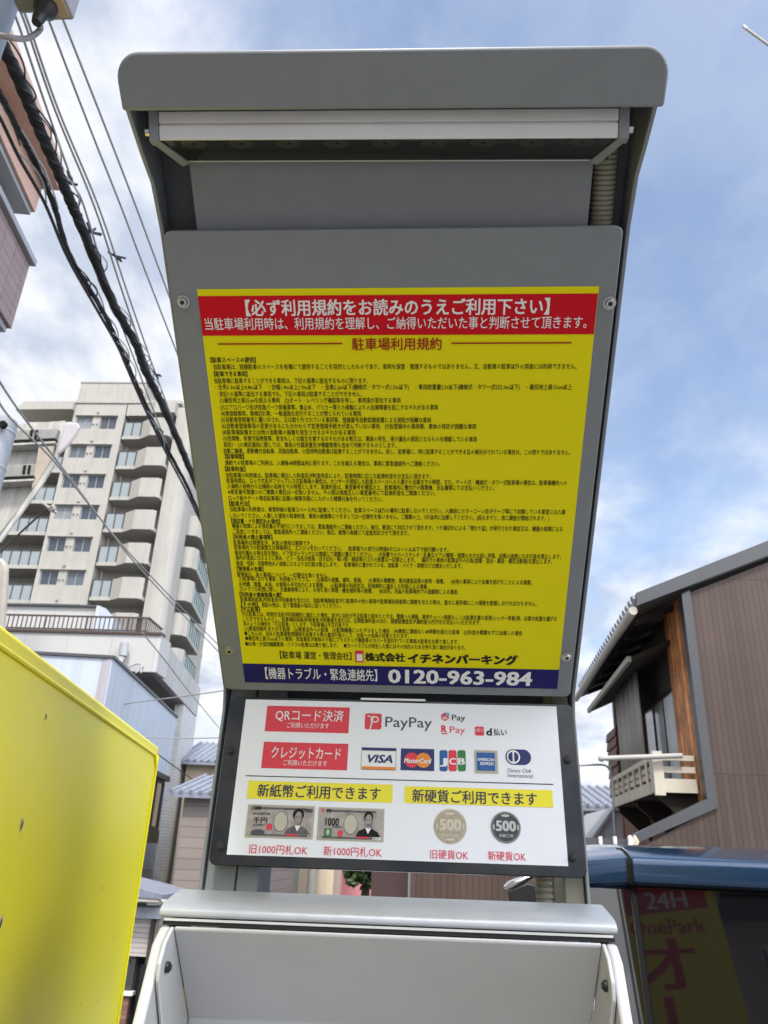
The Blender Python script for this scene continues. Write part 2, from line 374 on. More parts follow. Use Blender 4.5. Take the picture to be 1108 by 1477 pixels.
B_['bluew'] = mat('blue_white_sheet_cladding', (.45, .48, .51), .6, var=.05, vscale=2)
B_['car'] = mat('dark_blue_car_paint', (.009, .032, .075), .15, metal=.3, coat=.5, spec=.5)
B_['carglass'] = mat('black_tinted_glass', (.004, .004, .005), .02, spec=.6, ior=1.55)
B_['chrome'] = mat('chrome', (.75, .77, .80), .08, metal=1)
B_['tyre'] = mat('tyre_rubber', (.018, .018, .018), .8)
B_['rim'] = mat('alloy_rim', (.5, .5, .52), .3, metal=.8)
B_['redlamp'] = mat('red_lamp', (.30, .01, .01), .15)
B_['leaf'] = mat('leaf', (.05, .085, .025), .6, var=.5, vscale=2)
B_['bark'] = mat('bark', (.09, .07, .05), .9, var=.2, vscale=8)
B_['pinkw'] = mat('pink_render', (.55, .22, .24), .8, var=.05, vscale=.5)
B_['boxg'] = mat('olive_grey_box', (.22, .22, .16), .5, var=.1, vscale=6)
B_['boxl'] = mat('mauve_grey_lid', (.30, .28, .30), .5, var=.06, vscale=6)
B_['board'] = mat('plywood', (.55, .40, .26), .7, var=.1, vscale=12)
B_['porc'] = mat('white_porcelain', (.7, .7, .7), .25)
B_['bn_y'] = mat('banner_yellow', (.75, .62, .01), .6)
B_['bn_r'] = mat('banner_red', (.60, .02, .03), .6)
B_['bn_w'] = mat('banner_white', (.8, .8, .8), .6)

def wall_open(mb, x0, x1, z0, z1, openings, n0, depth, mi=0, mr=None):
    """a front skin at n = n0 in the (s, n, z) frame of the builder, with true openings and reveals going back by depth"""
    mr = mi if mr is None else mr
    xs = sorted({x0, x1, *[o[0] for o in openings], *[o[1] for o in openings]}); zs = sorted({z0, z1, *[o[2] for o in openings], *[o[3] for o in openings]})
    for i in range(len(xs) - 1):
        for j in range(len(zs) - 1):
            cx, cz = (xs[i] + xs[i + 1]) / 2, (zs[j] + zs[j + 1]) / 2
            if any(o[0] < cx < o[1] and o[2] < cz < o[3] for o in openings): continue
            mb.quad((xs[i], n0, zs[j]), (xs[i + 1], n0, zs[j]), (xs[i + 1], n0, zs[j + 1]), (xs[i], n0, zs[j + 1]), mi=mi)
    for a, b, c, d in openings:
        e = n0 - depth
        for p, q in (((a, c), (b, c)), ((b, c), (b, d)), ((b, d), (a, d)), ((a, d), (a, c))):
            mb.quad((p[0], n0, p[1]), (q[0], n0, q[1]), (q[0], e, q[1]), (p[0], e, p[1]), mi=mr)
FRONT = lambda Y: (lambda q: Vector((q[0], Y - q[1], q[2])))     # frontal plane: s to the right, n towards the eye
EX = lambda Y: (lambda a, z, d: Vector((a, Y + d, z)))           # outline in a frontal plane, d going back
def window(parent, T, a, b, c, d, n, frame='frame_w', glass='glass', fw=.05, mull=1, name='window', label=None, t=.06):
    """frame (with mullions) and its pane"""
    f = MB(T)
    f.box((a, n, c), (a + fw, n + t, d)); f.box((b - fw, n, c), (b, n + t, d)); f.box((a + fw, n, c), (b - fw, n + t, c + fw)); f.box((a + fw, n, d - fw), (b - fw, n + t, d))
    for k in range(mull):
        x = a + (b - a) * (k + 1) / (mull + 1); f.box((x - fw / 2, n + .01, c + fw), (x + fw / 2, n + t + .01, d - fw))
    o = build(name, f, B_[frame], parent, label=label)
    g = MB(T); g.box((a + fw, n + .005, c + fw), (b - fw, n + .02, d - fw)); build('pane', g, B_[glass], o); return o

# ================================================================== apartment tower, far left
K = 58 / 45.0; AY = 58.0
def ax(x): return x * K
def az(z): return z * K + CZ
tower = thing('apartment_tower', 'tall cream apartment tower with stacked balconies and paired windows behind the railed terrace', 'apartment building', (ax(-20), AY + 6, 0))
TF = FRONT(AY)
ROWS = [(26.97 - 2.262 * k) for k in range(12)]
body = MB(TF); ops = []
for zt in ROWS: ops += [(ax(-24.52), ax(-23.36), az(zt - .96), az(zt)), (ax(-22.82), ax(-21.66), az(zt - .96), az(zt))]
wall_open(body, ax(-24.8), ax(-21.14), ZS, az(28.05), ops, 0, .22)
body.quad((ax(-21.14), 0, 0), (ax(-21.14), -2.2, 0), (ax(-21.14), -2.2, az(28.05)), (ax(-21.14), 0, az(28.05)))
body.quad((ax(-24.8), 0, 0), (ax(-24.8), -2.2, 0), (ax(-24.8), -2.2, az(28.05)), (ax(-24.8), 0, az(28.05)))
body.box((ax(-24.86), -2.2, az(28.05)), (ax(-17.3), .10, az(28.30)))
build('wall', body, B_['apt'], tower)
pent = MB(TF); pent.box((ax(-24.78), -6, az(28.32)), (ax(-20.05), .02, az(29.72))); pent.box((ax(-24.82), -6.1, az(29.722)), (ax(-20.0), .08, az(29.82))); build('penthouse', pent, B_['apt'], tower)
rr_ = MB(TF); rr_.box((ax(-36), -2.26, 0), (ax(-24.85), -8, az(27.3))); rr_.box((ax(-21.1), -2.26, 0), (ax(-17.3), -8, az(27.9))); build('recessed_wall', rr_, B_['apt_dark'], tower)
for zt in ROWS:
    for a, b in ((-24.52, -23.36), (-22.82, -21.66)):
        window(tower, TF, ax(a) + .01, ax(b) - .01, az(zt - .96) + .01, az(zt) - .01, -.20, frame='frame_g', fw=.045, glass=random.choice(['glass', 'glass', 'curtain', 'glass_pale']))
    hd = MB(TF); hd.box((ax(-24.62), .012, az(zt) + .05), (ax(-21.6), .16, az(zt) + .13)); build('window_hood', hd, B_['apt'], tower)
    for a, b, c, d in ((-23.30, -23.18, -.62, -.54), (-23.02, -22.92, -.62, -.54), (-23.16, -23.0, .28, .40)):
        vp = MB(TF); vp.box((ax(a), .002, az(zt + c)), (ax(b), .12, az(zt + d))); build('vent_cap', vp, B_['conc'], tower)
# left and right balcony columns
LEFTR = [27.2, 24.9, 22.6, 20.35, 18.05, 15.75, 13.5, 11.2, 9.0, 6.7]
topl = MB(TF); topl.prism([(ax(-28.9), az(27.35)), (ax(-28.4), az(28.02)), (ax(-24.82), az(28.04)), (ax(-24.82), az(27.42))], .35, -1.9, lambda a, b, d: (a, d, b)); build('roof_slab', topl, B_['apt'], tower)
for k, zt in enumerate(LEFTR):
    zs = zt - 2.32 + .32
    b = MB(TF); b.box((ax(-36), -2.2, az(zs - .30)), (ax(-24.83), .02, az(zs - .06))); bl = build('balcony_slab', b, B_['apt'], tower)
    if k:
        n_ = 9; x0, x1 = ax(-30.6), ax(-24.86)
        gl = MB(TF)
        gl.box((x0, -.10, az(zs) - .04), (x1, -.07, az(zs + .92))); build('balcony_glass', gl, B_['rail_glass'], bl)
        fr = MB(TF)
        for i in range(n_ + 1):
            x = x0 + (x1 - x0) * i / n_; fr.box((x - .03, -.065, az(zs) - .05), (x + .03, .0, az(zs + .95)))
        fr.box((x0, -.064, az(zs + .95)), (x1, -.002, az(zs + 1.0))); build('balcony_rail', fr, B_['frame_d'], bl)
        window(tower, TF, ax(-28.4), ax(-25.9), az(zs) - .04, az(zs + 1.45), -2.24, frame='frame_d', mull=2, name='balcony_door')
RIGHTR = [25.2 - 2.29 * k for k in range(10)]
for k, zs in enumerate(RIGHTR):
    b = MB(TF); ft = [(ax(-21.05), -2.15), (ax(-21.05), .05), (ax(-19.75), .10), (ax(-18.9), .85), (ax(-17.75), .85), (ax(-17.55), .60), (ax(-17.55), -2.15)]
    b.prism(ft, az(zs), az(zs + .24), lambda a, n, z: (a, n, z)); sl_ = build('balcony_slab', b, B_['apt'], tower)
    p = MB(TF); c = ft[2:6]; inn = [(ax(-17.70), .55), (ax(-17.83), .72), (ax(-18.86), .72), (ax(-19.72), -.03)]
    p.prism(c + inn, az(zs + .24), az(zs + 1.36), lambda a, n, z: (a, n, z)); build('balcony_parapet', p, B_['apt'], sl_)
    gl = MB(TF); gl.box((ax(-21.02), -.02, az(zs + .24)), (ax(-19.8), .02, az(zs + 1.30))); build('balcony_glass', gl, B_['rail_glass'], sl_)
    fr = MB(TF)
    for i in range(3):
        x = ax(-21.0 + .59 * i); fr.box((x - .04, .022, az(zs + .22)), (x + .04, .07, az(zs + 1.34)))
    fr.box((ax(-21.02), .022, az(zs + 1.34)), (ax(-19.78), .07, az(zs + 1.38))); build('balcony_rail', fr, B_['frame_d'], sl_)
    window(tower, TF, ax(-20.4), ax(-18.2), az(zs + .25), az(zs + 1.75), -2.24, frame='frame_d', mull=2, name='balcony_door')
tp = MB(TF); tp.prism([(ax(-21.05), -2.1), (ax(-21.05), .05), (ax(-19.6), .10), (ax(-18.9), .7), (ax(-17.5), .7), (ax(-17.5), -2.1)], az(27.05), az(27.95), lambda a, n, z: (a, n, z)); build('roof_slab', tp, B_['apt'], tower)
# rounded corner pier and the long side going back
cp = MB(TF); pr = [(ax(-17.5), -2.2), (ax(-17.5), .02)] + [(ax(-16.9) + .95 * math.sin(rad(a)), -.93 + .95 * math.cos(rad(a))) for a in range(0, 91, 10)] + [(ax(-16.9) + .95, -2.2)]
cp.prism(pr, 0, az(27.75), lambda a, n, z: (a, n, z)); build('corner_pier', cp, B_['apt'], tower, smooth=40)
SFR = Frame((ax(-16.9) + .45, AY + 2.2), rad(-7)); sw = MB(SFR)
sw.box((0, -9, 0), (19, 0, az(27.3))); build('side_wall', sw, B_['apt'], tower)
for k in range(10):
    zs = 17.05 - 2.27 * k + 2.27
    b = MB(SFR); b.prism([(.2, .0), (.35, 1.25), (.9, 1.6), (7.4, 1.6), (7.4, 0)], az(zs) - .35, az(zs), lambda s, n, z: (s, n, z)); sl_ = build('side_balcony_slab', b, B_['apt'], tower)
    p = MB(SFR); p.prism([(.2, .0), (.35, 1.25), (.9, 1.6), (1.5, 1.6), (1.5, 1.45), (.98, 1.45), (.5, 1.15), (.36, 0)], az(zs), az(zs) + 1.5, lambda s, n, z: (s, n, z)); build('balcony_parapet', p, B_['apt'], sl_)
    gl = MB(SFR); gl.box((1.52, 1.50, az(zs)), (7.35, 1.53, az(zs) + 1.35)); build('balcony_glass', gl, B_['green_glass'], sl_)
    fr = MB(SFR)
    for i in range(7): fr.box((1.52 + i * .96, 1.532, az(zs)), (1.58 + i * .96, 1.58, az(zs) + 1.42))
    fr.box((1.52, 1.532, az(zs) + 1.42), (7.35, 1.58, az(zs) + 1.48)); build('balcony_rail', fr, B_['frame_d'], sl_)
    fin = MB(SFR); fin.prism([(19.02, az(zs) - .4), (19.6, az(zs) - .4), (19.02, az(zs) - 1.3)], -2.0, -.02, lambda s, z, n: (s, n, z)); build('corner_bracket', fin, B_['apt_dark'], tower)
an = MB(); an.tube([(ax(-22.4), AY + 3, az(29.8)), (ax(-22.35), AY + 3, az(31.9))], .05, 6); build('roof_aerial', an, M_['wire'], tower)

# ================================================================== white house with a railing, left of the street
LYAW = rad(-7.0)
WY = 24.0; kw = WY / 14.0
def wz(z): return z * kw + CZ
def wx(x): return x * kw
WT = FRONT(WY)
white = thing('white_house', 'white panelled house with a brown railed roof terrace overhanging the lavender building', 'house', (wx(-6.8), WY + 3, 0))
fa = MB(WT); fa.box((wx(-9.6), -1.0, wz(2.93)), (wx(-5.01), 0, wz(3.62))); build('fascia', fa, B_['whitew'], white)
WS = Frame((wx(-5.01), WY), LYAW)
s_end = WS.at(290, 990)[0]; s_in = WS.at(265, 1022)[0]
ub = MB(WS); ub.box((1.002, -3.0, wz(2.93)), (s_end, -.002, wz(3.62))); build('side_fascia', ub, B_['plaster'], white)
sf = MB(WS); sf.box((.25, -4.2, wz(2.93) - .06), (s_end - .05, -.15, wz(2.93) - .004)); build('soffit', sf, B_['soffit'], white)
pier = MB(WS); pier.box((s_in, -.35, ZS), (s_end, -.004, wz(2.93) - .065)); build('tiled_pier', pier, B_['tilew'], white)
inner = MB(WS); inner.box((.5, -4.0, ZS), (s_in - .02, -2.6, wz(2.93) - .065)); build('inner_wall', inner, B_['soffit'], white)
cpg = MB(WT); cpg.box((wx(-9.6), -.32, wz(3.62) + .003), (wx(-5.0), .06, wz(3.66) + .02)); build('coping', cpg, B_['railing'], white)
up_ = MB(WT); up_.prism([(wx(-9.6), -.02 + wz(3.5)), (wx(-9.6), wz(4.40)), (wx(-6.74), wz(4.40)), (wx(-6.74), wz(3.5))], -1.55, -5, lambda a, z, n: (a, n, z)); build('upper_wall', up_, B_['whitew'], white)
wg = MB(WT); wg.prism([(-.3, wz(3.5)), (-.3, wz(4.40)), (.0, wz(4.40)), (1.55, wz(4.02)), (1.55, wz(3.5))], wx(-6.72), wx(-6.66), lambda a, z, n: (n + (a + .3) * .35, -1.60 - a, z)); build('side_parapet', wg, B_['bluew'], white)
cp2 = MB(WT); cp2.box((wx(-9.6), -1.75, wz(4.40) + .003), (wx(-6.70), -1.45, wz(4.44))); build('upper_coping', cp2, B_['trim'], white)
ra = MB(WT); x0, x1 = wx(-9.0), wx(-5.32); zr0, zr1 = wz(3.68) + .05, wz(3.96)
ra.box((x0, -.16, zr1), (x1, -.10, zr1 + .05)); ra.box((x0, -.16, zr0), (x1, -.10, zr0 + .04))
i = 0; x = x0
while x < x1:
    w_ = .05 if i % 9 == 0 else .022; ra.box((x, -.15, zr0 + .042), (x + w_, -.11, zr1 - .002)); x += .155; i += 1
ra.box((wx(-5.36), -1.5, zr1), (wx(-5.32), -.17, zr1 + .05))
for j in range(8): ra.box((wx(-5.36), -1.45 + .17 * j, zr0), (wx(-5.36) + .025, -1.425 + .17 * j, zr1 - .002))
build('terrace_railing', ra, B_['railing'], white)
lat = MB(WT)
for j in range(9): lat.box((wx(-6.02) + .01, -.185, zr0 + .08 + j * .045), (wx(-5.36), -.170, zr0 + .10 + j * .045))
build('lattice_screen', lat, B_['railing'], white)
tw = MB(WT)
build('back_wall', MB(WT).box((wx(-6.4), -2.4, wz(2.95)), (wx(-5.3), -3.4, wz(3.55))), B_['plaster'], white)
# wall bracket with an insulator on the fascia
wb = thing('wall_insulator', 'grey service bracket with white insulators fixed to the white fascia above the lavender corner', 'insulator', tuple(at_y(178, 952, WY - .3)))
c = at_y(178, 942, WY - .25)
q_ = MB(); q_.tube([c + Vector((-.02, 0, .32)), c + Vector((0, 0, -.1))], .14, 10); build('insulator_can', q_, B_['coping'], wb, smooth=40)
q_ = MB(); q_.tube([c + Vector((-.05, 0, -.12)), c + Vector((-.05, 0, -.32))], [.12, .06], 10); build('porcelain', q_, B_['porc'], wb, smooth=40)
q_ = MB(); q_.tube([c + Vector((.05, .1, -.5)), c + Vector((.45, .1, -.30)), c + Vector((.62, .05, -.34)), c + Vector((.66, .05, -.6))], .03, 6); q_.tube([c + Vector((.62, .24, -.34)), c + Vector((.5, .0, -.62))], .025, 6); build('bracket', q_, B_['coping'], wb)

# ================================================================== lavender building
kl = 18 / 11.0; LY = 18.0
LS = Frame((-4.61 * kl, LY), LYAW); ztl = 2.48 * kl + CZ
lav = thing('lavender_building', 'lavender grey rendered building with a dark bay window, beside the yellow cabinet', 'house', tuple(LS((4, -2, 0))))
sl_end = LS.at(255, 1037)[0]
def lsr(px0, py0, px1, py1, n=0):
    a = LS.at(px0, py0, n); b = LS.at(px1, py1, n); return min(a[0], b[0]), max(a[0], b[0]), min(a[1], b[1]), max(a[1], b[1])
w_ = MB(LS); w_.box((0, -9, 3.0), (sl_end, 0, ztl)); build('upper_wall', w_, [B_['lav']], lav)
fw_ = MB(FRONT(LY)); fw_.box((-4.61 * kl - 5, .004, 2.0), (-4.61 * kl - .03, .03, ztl - .004)); build('front_face', fw_, B_['lavf'], lav)
cpl = MB(LS); cpl.box((-.05, -9.05, ztl + .003), (sl_end + .03, .05, ztl + .07)); build('roof_coping', cpl, B_['trim'], lav)
s3 = LS.at(248, 1110, -.1)[0]
lw = MB(LS); lw.box((0, -9, .9), (sl_end - .3, -.02, 2.995)); build('lower_wall', lw, B_['lav'], lav)
# plaster strip with the two tall dark openings
a = LS.at(243, 1125, -.3); b_ = s_in_l = LS.at(266, 1125, -.3)
ps = MB(LS); ps.box((sl_end + .02, -1.4, ZS), (sl_end + 3.6, -.55, 3.35)); build('plaster_strip', ps, B_['plaster'], lav)
o1 = LS.at(222, 1262, -.5); o2 = LS.at(238, 1160, -.5)
tw_ = MB(LS); z_lo = LS.at(226, 1268, -.52)[1]; z_hi = LS.at(243, 1160, -.52)[1]; s_a = LS.at(239, 1165, -.52)[0]
window(lav, LS, s_a - .3, s_a + .95, z_lo, z_hi, -.545, frame='frame_d', glass='curtain', fw=.10, mull=0, name='tall_window')
rb = MB(LS); zz = LS.at(252, 1080, -1.2)[1]; rb.box((sl_end + .1, -1.35, 3.4), (sl_end + 3.4, -1.25, 4.3)); build('railing_panel', rb, B_['railing'], lav)
# bay window next to the cabinet
s0, z1 = LS.at(228, 1132); s1 = LS.at(232, 1135)[0]; _, z0 = LS.at(215, 1198)
sA = LS.at(226, 1150, .5)[0]; sB = LS.at(235, 1150, .5)[0]
bw = MB(LS); bw.box((sA - 1.4, .004, z0 - .35), (sB, .55, z0)); by = build('bay_window', bw, B_['frame_d'], lav); bw = MB(LS); bw.box((sA - 1.4, .004, z1), (sB + .1, .62, z1 + .14)); build('bay_roof', bw, B_['frame_d'], by)
window(by, LS, sA - 1.38, sB - .02, z0 + .002, z1 - .002, .45, frame='frame_d', mull=1, fw=.08, name='bay_frame')
eg = MB(LS); eg.box((sB - .05, .05, z0 + .01), (sB - .01, .44, z1 - .01)); build('bay_end_glass', eg, B_['glass'], by)
wl2 = MB(LS); wl2.box((0, -4, ZS), (sl_end, -.03, .895)); build('ground_storey_wall', wl2, B_['plaster'], lav)
# single storey shop front, lower on the street, facing us
SY = 17.5; SX = EX(SY)
shop = thing('shop_front', 'low shop front with a half open beige shutter, beside the yellow cabinet', 'shop', tuple(at_y(190, 1400, SY + 1).xy) + (ZS,))
def spx(*pts, Y=SY): return [(at_y(px, py, Y).x, at_y(px, py, Y).z) for px, py in pts]
m = MB(); m.prism(spx((140, 1266), (199, 1281), (234, 1291), (233.5, 1297), (140, 1290), Y=SY - .5), 0, 2.2, EX(SY - .5)); build('canopy_roof', m, B_['tile'], shop)
a, b = spx((140, 1293), (230, 1300), Y=SY - .45); m = MB(); m.box((a[0], SY - .48, b[1] - .02), (b[0], SY - .36, b[1] + .07)); build('gutter', m, B_['gutter'], shop)
a, b = spx((214, 1299), (229, 1306), Y=SY - .3); m = MB(); m.box((a[0], SY - .4, b[1]), (b[0], SY - .1, a[1])); build('awning_box', m, B_['frame_w'], shop, bevel=.02)
a, b = spx((140, 1306), (231, 1325)); m = MB(); m.box((a[0], SY - .12, b[1]), (b[0], SY + .1, a[1] + .02)); build('fascia_board', m, B_['lav'], shop)
c, d = spx((140, 1329), (211, 1380)); m = MB(); m.box((c[0], SY, d[1]), (d[0], SY + .05, c[1] + .12)); build('roller_shutter', m, B_['shutter'], shop)
e, f = spx((197, 1381), (196, 1430)); zw0_, zw1_ = f[1], d[1] - .01
window(shop, FRONT(SY), c[0], e[0] - .02, zw0_, zw1_, -.10, frame='frame_d', glass='glass', mull=1, fw=.07, name='shop_window')
m = MB(); m.box((c[0], SY - .08, zw0_ - .07), (e[0] + .05, SY + .1, zw0_ - .003)); build('window_sill', m, B_['frame_w'], shop)
m = MB(); m.box((c[0], SY - .03, ZS), (e[0] - .02, SY + .15, zw0_ - .073)); build('brick_base', m, B_['brick'], shop)
g_, h_ = spx((212, 1327), (214, 1327)); m = MB(); m.box((d[0] + .01, SY - .05, ZS), (d[0] + .08, SY + .1, b[1] - .003)); build('door_jamb', m, B_['frame_d'], shop)
m = MB(); m.box((d[0] + .09, SY + .02, ZS), (b[0], SY + .2, b[1] - .003)); build('tiled_wall', m, seam_mat('pinkish_tiles', (.34, .27, .25), 2, .12, dark=.6, gap=.1, var=.15, axis2=0, pitch2=.24, gap2=.06), shop)
m = MB(); m.box((e[0] + .0, SY + .12, ZS), (d[0], SY + .16, zw1_)); build('door_leaf', m, B_['slot'], shop)
m = MB(); m.box((c[0], SY + .21, ZS), (b[0] - .02, SY + 3, a[1])); build('shop_body', m, B_['plaster'], shop)
gp = thing('black_gate', 'narrow black metal gate between the brick shop front and the white machine cheek', 'gate', tuple(at_y(208, 1440, 15).xy) + (ZS,))
for q in range(4):
    x = at_y(200 + 4 * q, 1420, 15).x; t = MB(); t.box((x, 15, ZS), (x + .035, 15.04, at_y(205, 1392, 15).z)); build('gate_bar', t, M_['cable'], gp)
x, x2 = at_y(199, 1420, 15).x, at_y(214, 1420, 15).x
for py in (1400, 1432): t = MB(); z = at_y(205, py, 15).z; t.box((x, 15.005, z), (x2, 15.035, z + .04)); build('gate_rail', t, M_['cable'], gp)
pw_ = MB(); pw_.box((x, 15.3, ZS), (x2, 15.34, at_y(205, 1398, 15).z)); build('gate_panel', pw_, B_['bluew'], gp)

# ================================================================== small houses behind the machine, seen down the street
def simple_house(name, label, x0, x1, Y, ztop, depth, wm, roof_h, rm, over=.5, ridge='x', wins=()):
    t = thing(name, label, 'house', ((x0 + x1) / 2, Y + depth / 2, 0)); T = FRONT(Y)
    m = MB(T); wall_open(m, x0, x1, ZS, ztop, [w[:4] for w in wins], 0, .15)
    m.quad((x0, 0, ZS), (x0, -depth, ZS), (x0, -depth, ztop), (x0, 0, ztop)); m.quad((x1, 0, ZS), (x1, -depth, ZS), (x1, -depth, ztop), (x1, 0, ztop)); m.quad((x0, -depth, ZS), (x1, -depth, ZS), (x1, -depth, ztop), (x0, -depth, ztop))
    m.quad((x0, 0, ztop), (x1, 0, ztop), (x1, -depth, ztop), (x0, -depth, ztop))
    build('wall', m, B_[wm], t)
    if roof_h:
        r = MB(T)
        if ridge == 'x': r.prism([(over, ztop - .05), (-depth / 2, ztop + roof_h), (-depth - over, ztop - .05), (-depth - over, ztop + .1), (-depth / 2, ztop + roof_h + .18), (over, ztop + .1)], x0 - over, x1 + over, lambda n, z, s: (s, n, z))
        else: r.prism([(x0 - over, ztop - .05), ((x0 + x1) / 2, ztop + roof_h), (x1 + over, ztop - .05), (x1 + over, ztop + .1), ((x0 + x1) / 2, ztop + roof_h + .18), (x0 - over, ztop + .1)], over, -depth - over, lambda s, z, n: (s, n, z))
        rf = build('roof', r, B_[rm], t)
        if ridge == 'x':                       # rows of round tiles running up the slope
            e = MB(T); n = int((x1 - x0 + 2 * over) / .27)
            for i in range(n + 1):
                x = x0 - over + i * .27; e.tube([(x, over + .03, ztop + .10), (x, -depth / 2, ztop + roof_h + .19)], .055, 6)
            build('tile_rolls', e, B_[rm], rf)
    for w in wins: window(t, T, w[0] + .01, w[1] - .01, w[2] + .01, w[3] - .01, -.13, frame='frame_d', mull=1)
    return t
def box_px(px0, px1, py_top, Y):
    a = at_y(px0, py_top, Y); b = at_y(px1, py_top, Y); return a.x, b.x, (a.z + b.z) / 2
x0, x1, zt = box_px(262, 352, 1150, 22); x0 = at_y(262, 1180, 22).x
simple_house('siding_house', 'taupe sided house with a blue grey tiled roof, left of the payment panel', x0, x0 + 2.2, 22, zt, 6, 'siding', .62, 'tile', over=.3)
x0, x1, zt = box_px(268, 340, 1103, 31); simple_house('cream_house', 'cream plastered house with a lavender tiled roof, rising behind the taupe sided house', at_y(270, 1100, 31).x, at_y(270, 1100, 31).x + 6, 31, zt, 6, 'cream', 1.0, 'tile', over=.4)
x0, x1, zt = box_px(286, 340, 1030, 46); simple_house('grey_flats', 'plain pale grey flats with a flat roof, furthest left behind the tiled roofs', x0 - .3, x0 + 7, 46, zt, 8, 'bluew', 0, 'tile', wins=((x0 + 2, x0 + 3.2, 4, 5.6),))

# ================================================================== slotted concrete building and steel column, left edge
sc_ = thing('slotted_concrete_stair', 'grey weathered concrete outside stair with slotted parapets, left of the cream tower', 'building', tuple(at_y(60, 700, 30).xy) + (0,))
def pxy(Y, pts): return [(at_y(px, py, Y).x, at_y(px, py, Y).z) for px, py in pts]
m = MB(); m.prism(pxy(30, [(-30, 640), (18, 612), (92, 607), (86, 638), (76, 662), (58, 695), (30, 730), (-5, 775), (-30, 790)]), 0, .22, EX(30)); build('stair_wall', m, B_['conc'], sc_)
for (pa, pb, pc, pd_) in (((-20, 622), (84, 618), (80, 632), (-20, 637)), ((-30, 672), (52, 669), (50, 686), (-30, 690))):
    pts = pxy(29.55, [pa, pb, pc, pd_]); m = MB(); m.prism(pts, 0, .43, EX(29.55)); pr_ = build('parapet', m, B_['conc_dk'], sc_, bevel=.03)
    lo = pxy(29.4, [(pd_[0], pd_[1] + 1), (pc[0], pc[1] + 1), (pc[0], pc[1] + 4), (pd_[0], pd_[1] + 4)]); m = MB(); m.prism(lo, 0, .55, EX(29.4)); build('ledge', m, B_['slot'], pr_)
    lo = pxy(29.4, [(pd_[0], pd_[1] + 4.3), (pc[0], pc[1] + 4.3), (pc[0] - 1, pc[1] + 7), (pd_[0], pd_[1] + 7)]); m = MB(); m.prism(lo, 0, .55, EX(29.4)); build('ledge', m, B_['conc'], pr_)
for x, y in ((45, 620), (52, 620), (35, 671), (42, 671)):
    m = MB(); m.prism(pxy(29.5, [(x - 1, y), (x + 2.5, y - .2), (x + .5, y + 12), (x - 3, y + 12)]), 0, .04, EX(29.5)); build('slot', m, B_['slot'], sc_)
m = MB(); m.prism(pxy(28.6, [(92, 610), (112, 609), (115, 616), (108, 628), (100, 640), (90, 650), (82, 656), (84, 640), (90, 622)]), 0, .15, EX(28.6)); build('curved_cheek_wall', m, mat('mauve_concrete', (.40, .37, .38), .85, var=.06, vscale=1), sc_, bevel=.08)
m = MB(); m.prism(pxy(29.45, [(56, 645), (78, 643), (75, 662), (54, 696), (46, 705)]), 0, .07, EX(29.45)); build('patched_render', m, mat('beige_patch', (.36, .31, .25), .85, var=.15, vscale=1, stain=.2), sc_)
m = MB(); m.prism(pxy(29.30, [(92, 606), (95, 608), (82, 664), (60, 700), (0, 782), (-3, 778), (56, 694), (78, 660)]), 0, .1, EX(29.30)); build('stair_edge', m, B_['conc'], sc_)
tl_ = Vector(at_y(22, 690, 20)); cx_ = at_y(-7, 655, 20).x
stc = thing('steel_column', 'pale grey steel column with a domed cap and bands at the left edge of the photo', 'column', (cx_, 20, 0))
ztp = at_y(10, 606, 20).z; R_c = abs(at_y(12, 655, 20).x - cx_)
m = MB(); m.tube([(cx_, 20, 0), (cx_, 20, ztp - .15), (cx_, 20, ztp - .04), (cx_, 20, ztp)], [R_c, R_c, R_c * .96, R_c * .6], 24); build('shaft', m, mat('grey_steel', (.22, .235, .26), .5, var=.1, vscale=2), stc, smooth=40)
for z in (at_y(10, 625, 20).z, at_y(10, 676, 20).z):
    m = MB(); m.tube([(cx_, 20, z), (cx_, 20, z + .06)], R_c * 1.04, 24); build('band', m, B_['coping'], stc, smooth=40)
m = MB(); c = at_y(6, 614, 20 - R_c); m.tube([c, c + Vector((0, -.12, 0))], .12, 12); build('socket', m, B_['slot'], stc, smooth=40)
# pale plastered pillar at the left edge
m = MB(); m.prism(pxy(10.5, [(-60, 990), (-60, 800), (-14, 800), (-2, 803), (5, 808), (9, 818), (9, 826), (-2, 1000), (-60, 1000)]), 0, .12, EX(10.5)); m.prism([(p[0], z) for p, z in zip(pxy(10.5, [(-60, 1000), (-2, 1000)]), (ZS, ZS))] + [(p[0], p[1] - .002) for p in pxy(10.5, [(-2, 1000), (-60, 1000)])], 0, .12, EX(10.5))
tag(build('plastered_pillar', m, mat('pale_plaster', (.42, .39, .345), .85, var=.10, vscale=2, stain=.25), bevel=.04), 'weathered cream plastered pillar with a rounded top, above the yellow cabinet at the left edge', 'pillar')

# ================================================================== salmon house, top left
PYE = 6.0
PS = Frame((-4.14, PYE), LYAW)
pink = thing('salmon_house', 'salmon rendered house with a mauve tiled balcony high at the left edge', 'house', tuple(PS((-3, -2, 0))))
def pz(z): return z + CZ
m = MB(PS); m.box((-9, -1.4, 4.59 + CZ), (0, 0, 5.40 + CZ)); build('balcony_parapet', m, B_['mauve'], pink)
m = MB(PS); m.box((-9, -1.42, 5.403 + CZ), (.03, .05, 5.47 + CZ)); build('parapet_coping', m, B_['coping'], pink)
m = MB(PS); m.box((-9, -1.35, 4.52 + CZ), (-.03, -.03, 4.587 + CZ)); build('balcony_soffit', m, B_['coping'], pink)
m = MB(PS); m.box((-9, -4, ZS), (-.12, -.40, 6.44 + CZ)); build('wall', m, B_['pink'], pink)
m = MB(PS); m.box((-9, -.395, 6.10 + CZ), (.0, -.10, 6.443 + CZ)); build('balcony_beam', m, B_['pink'], pink)
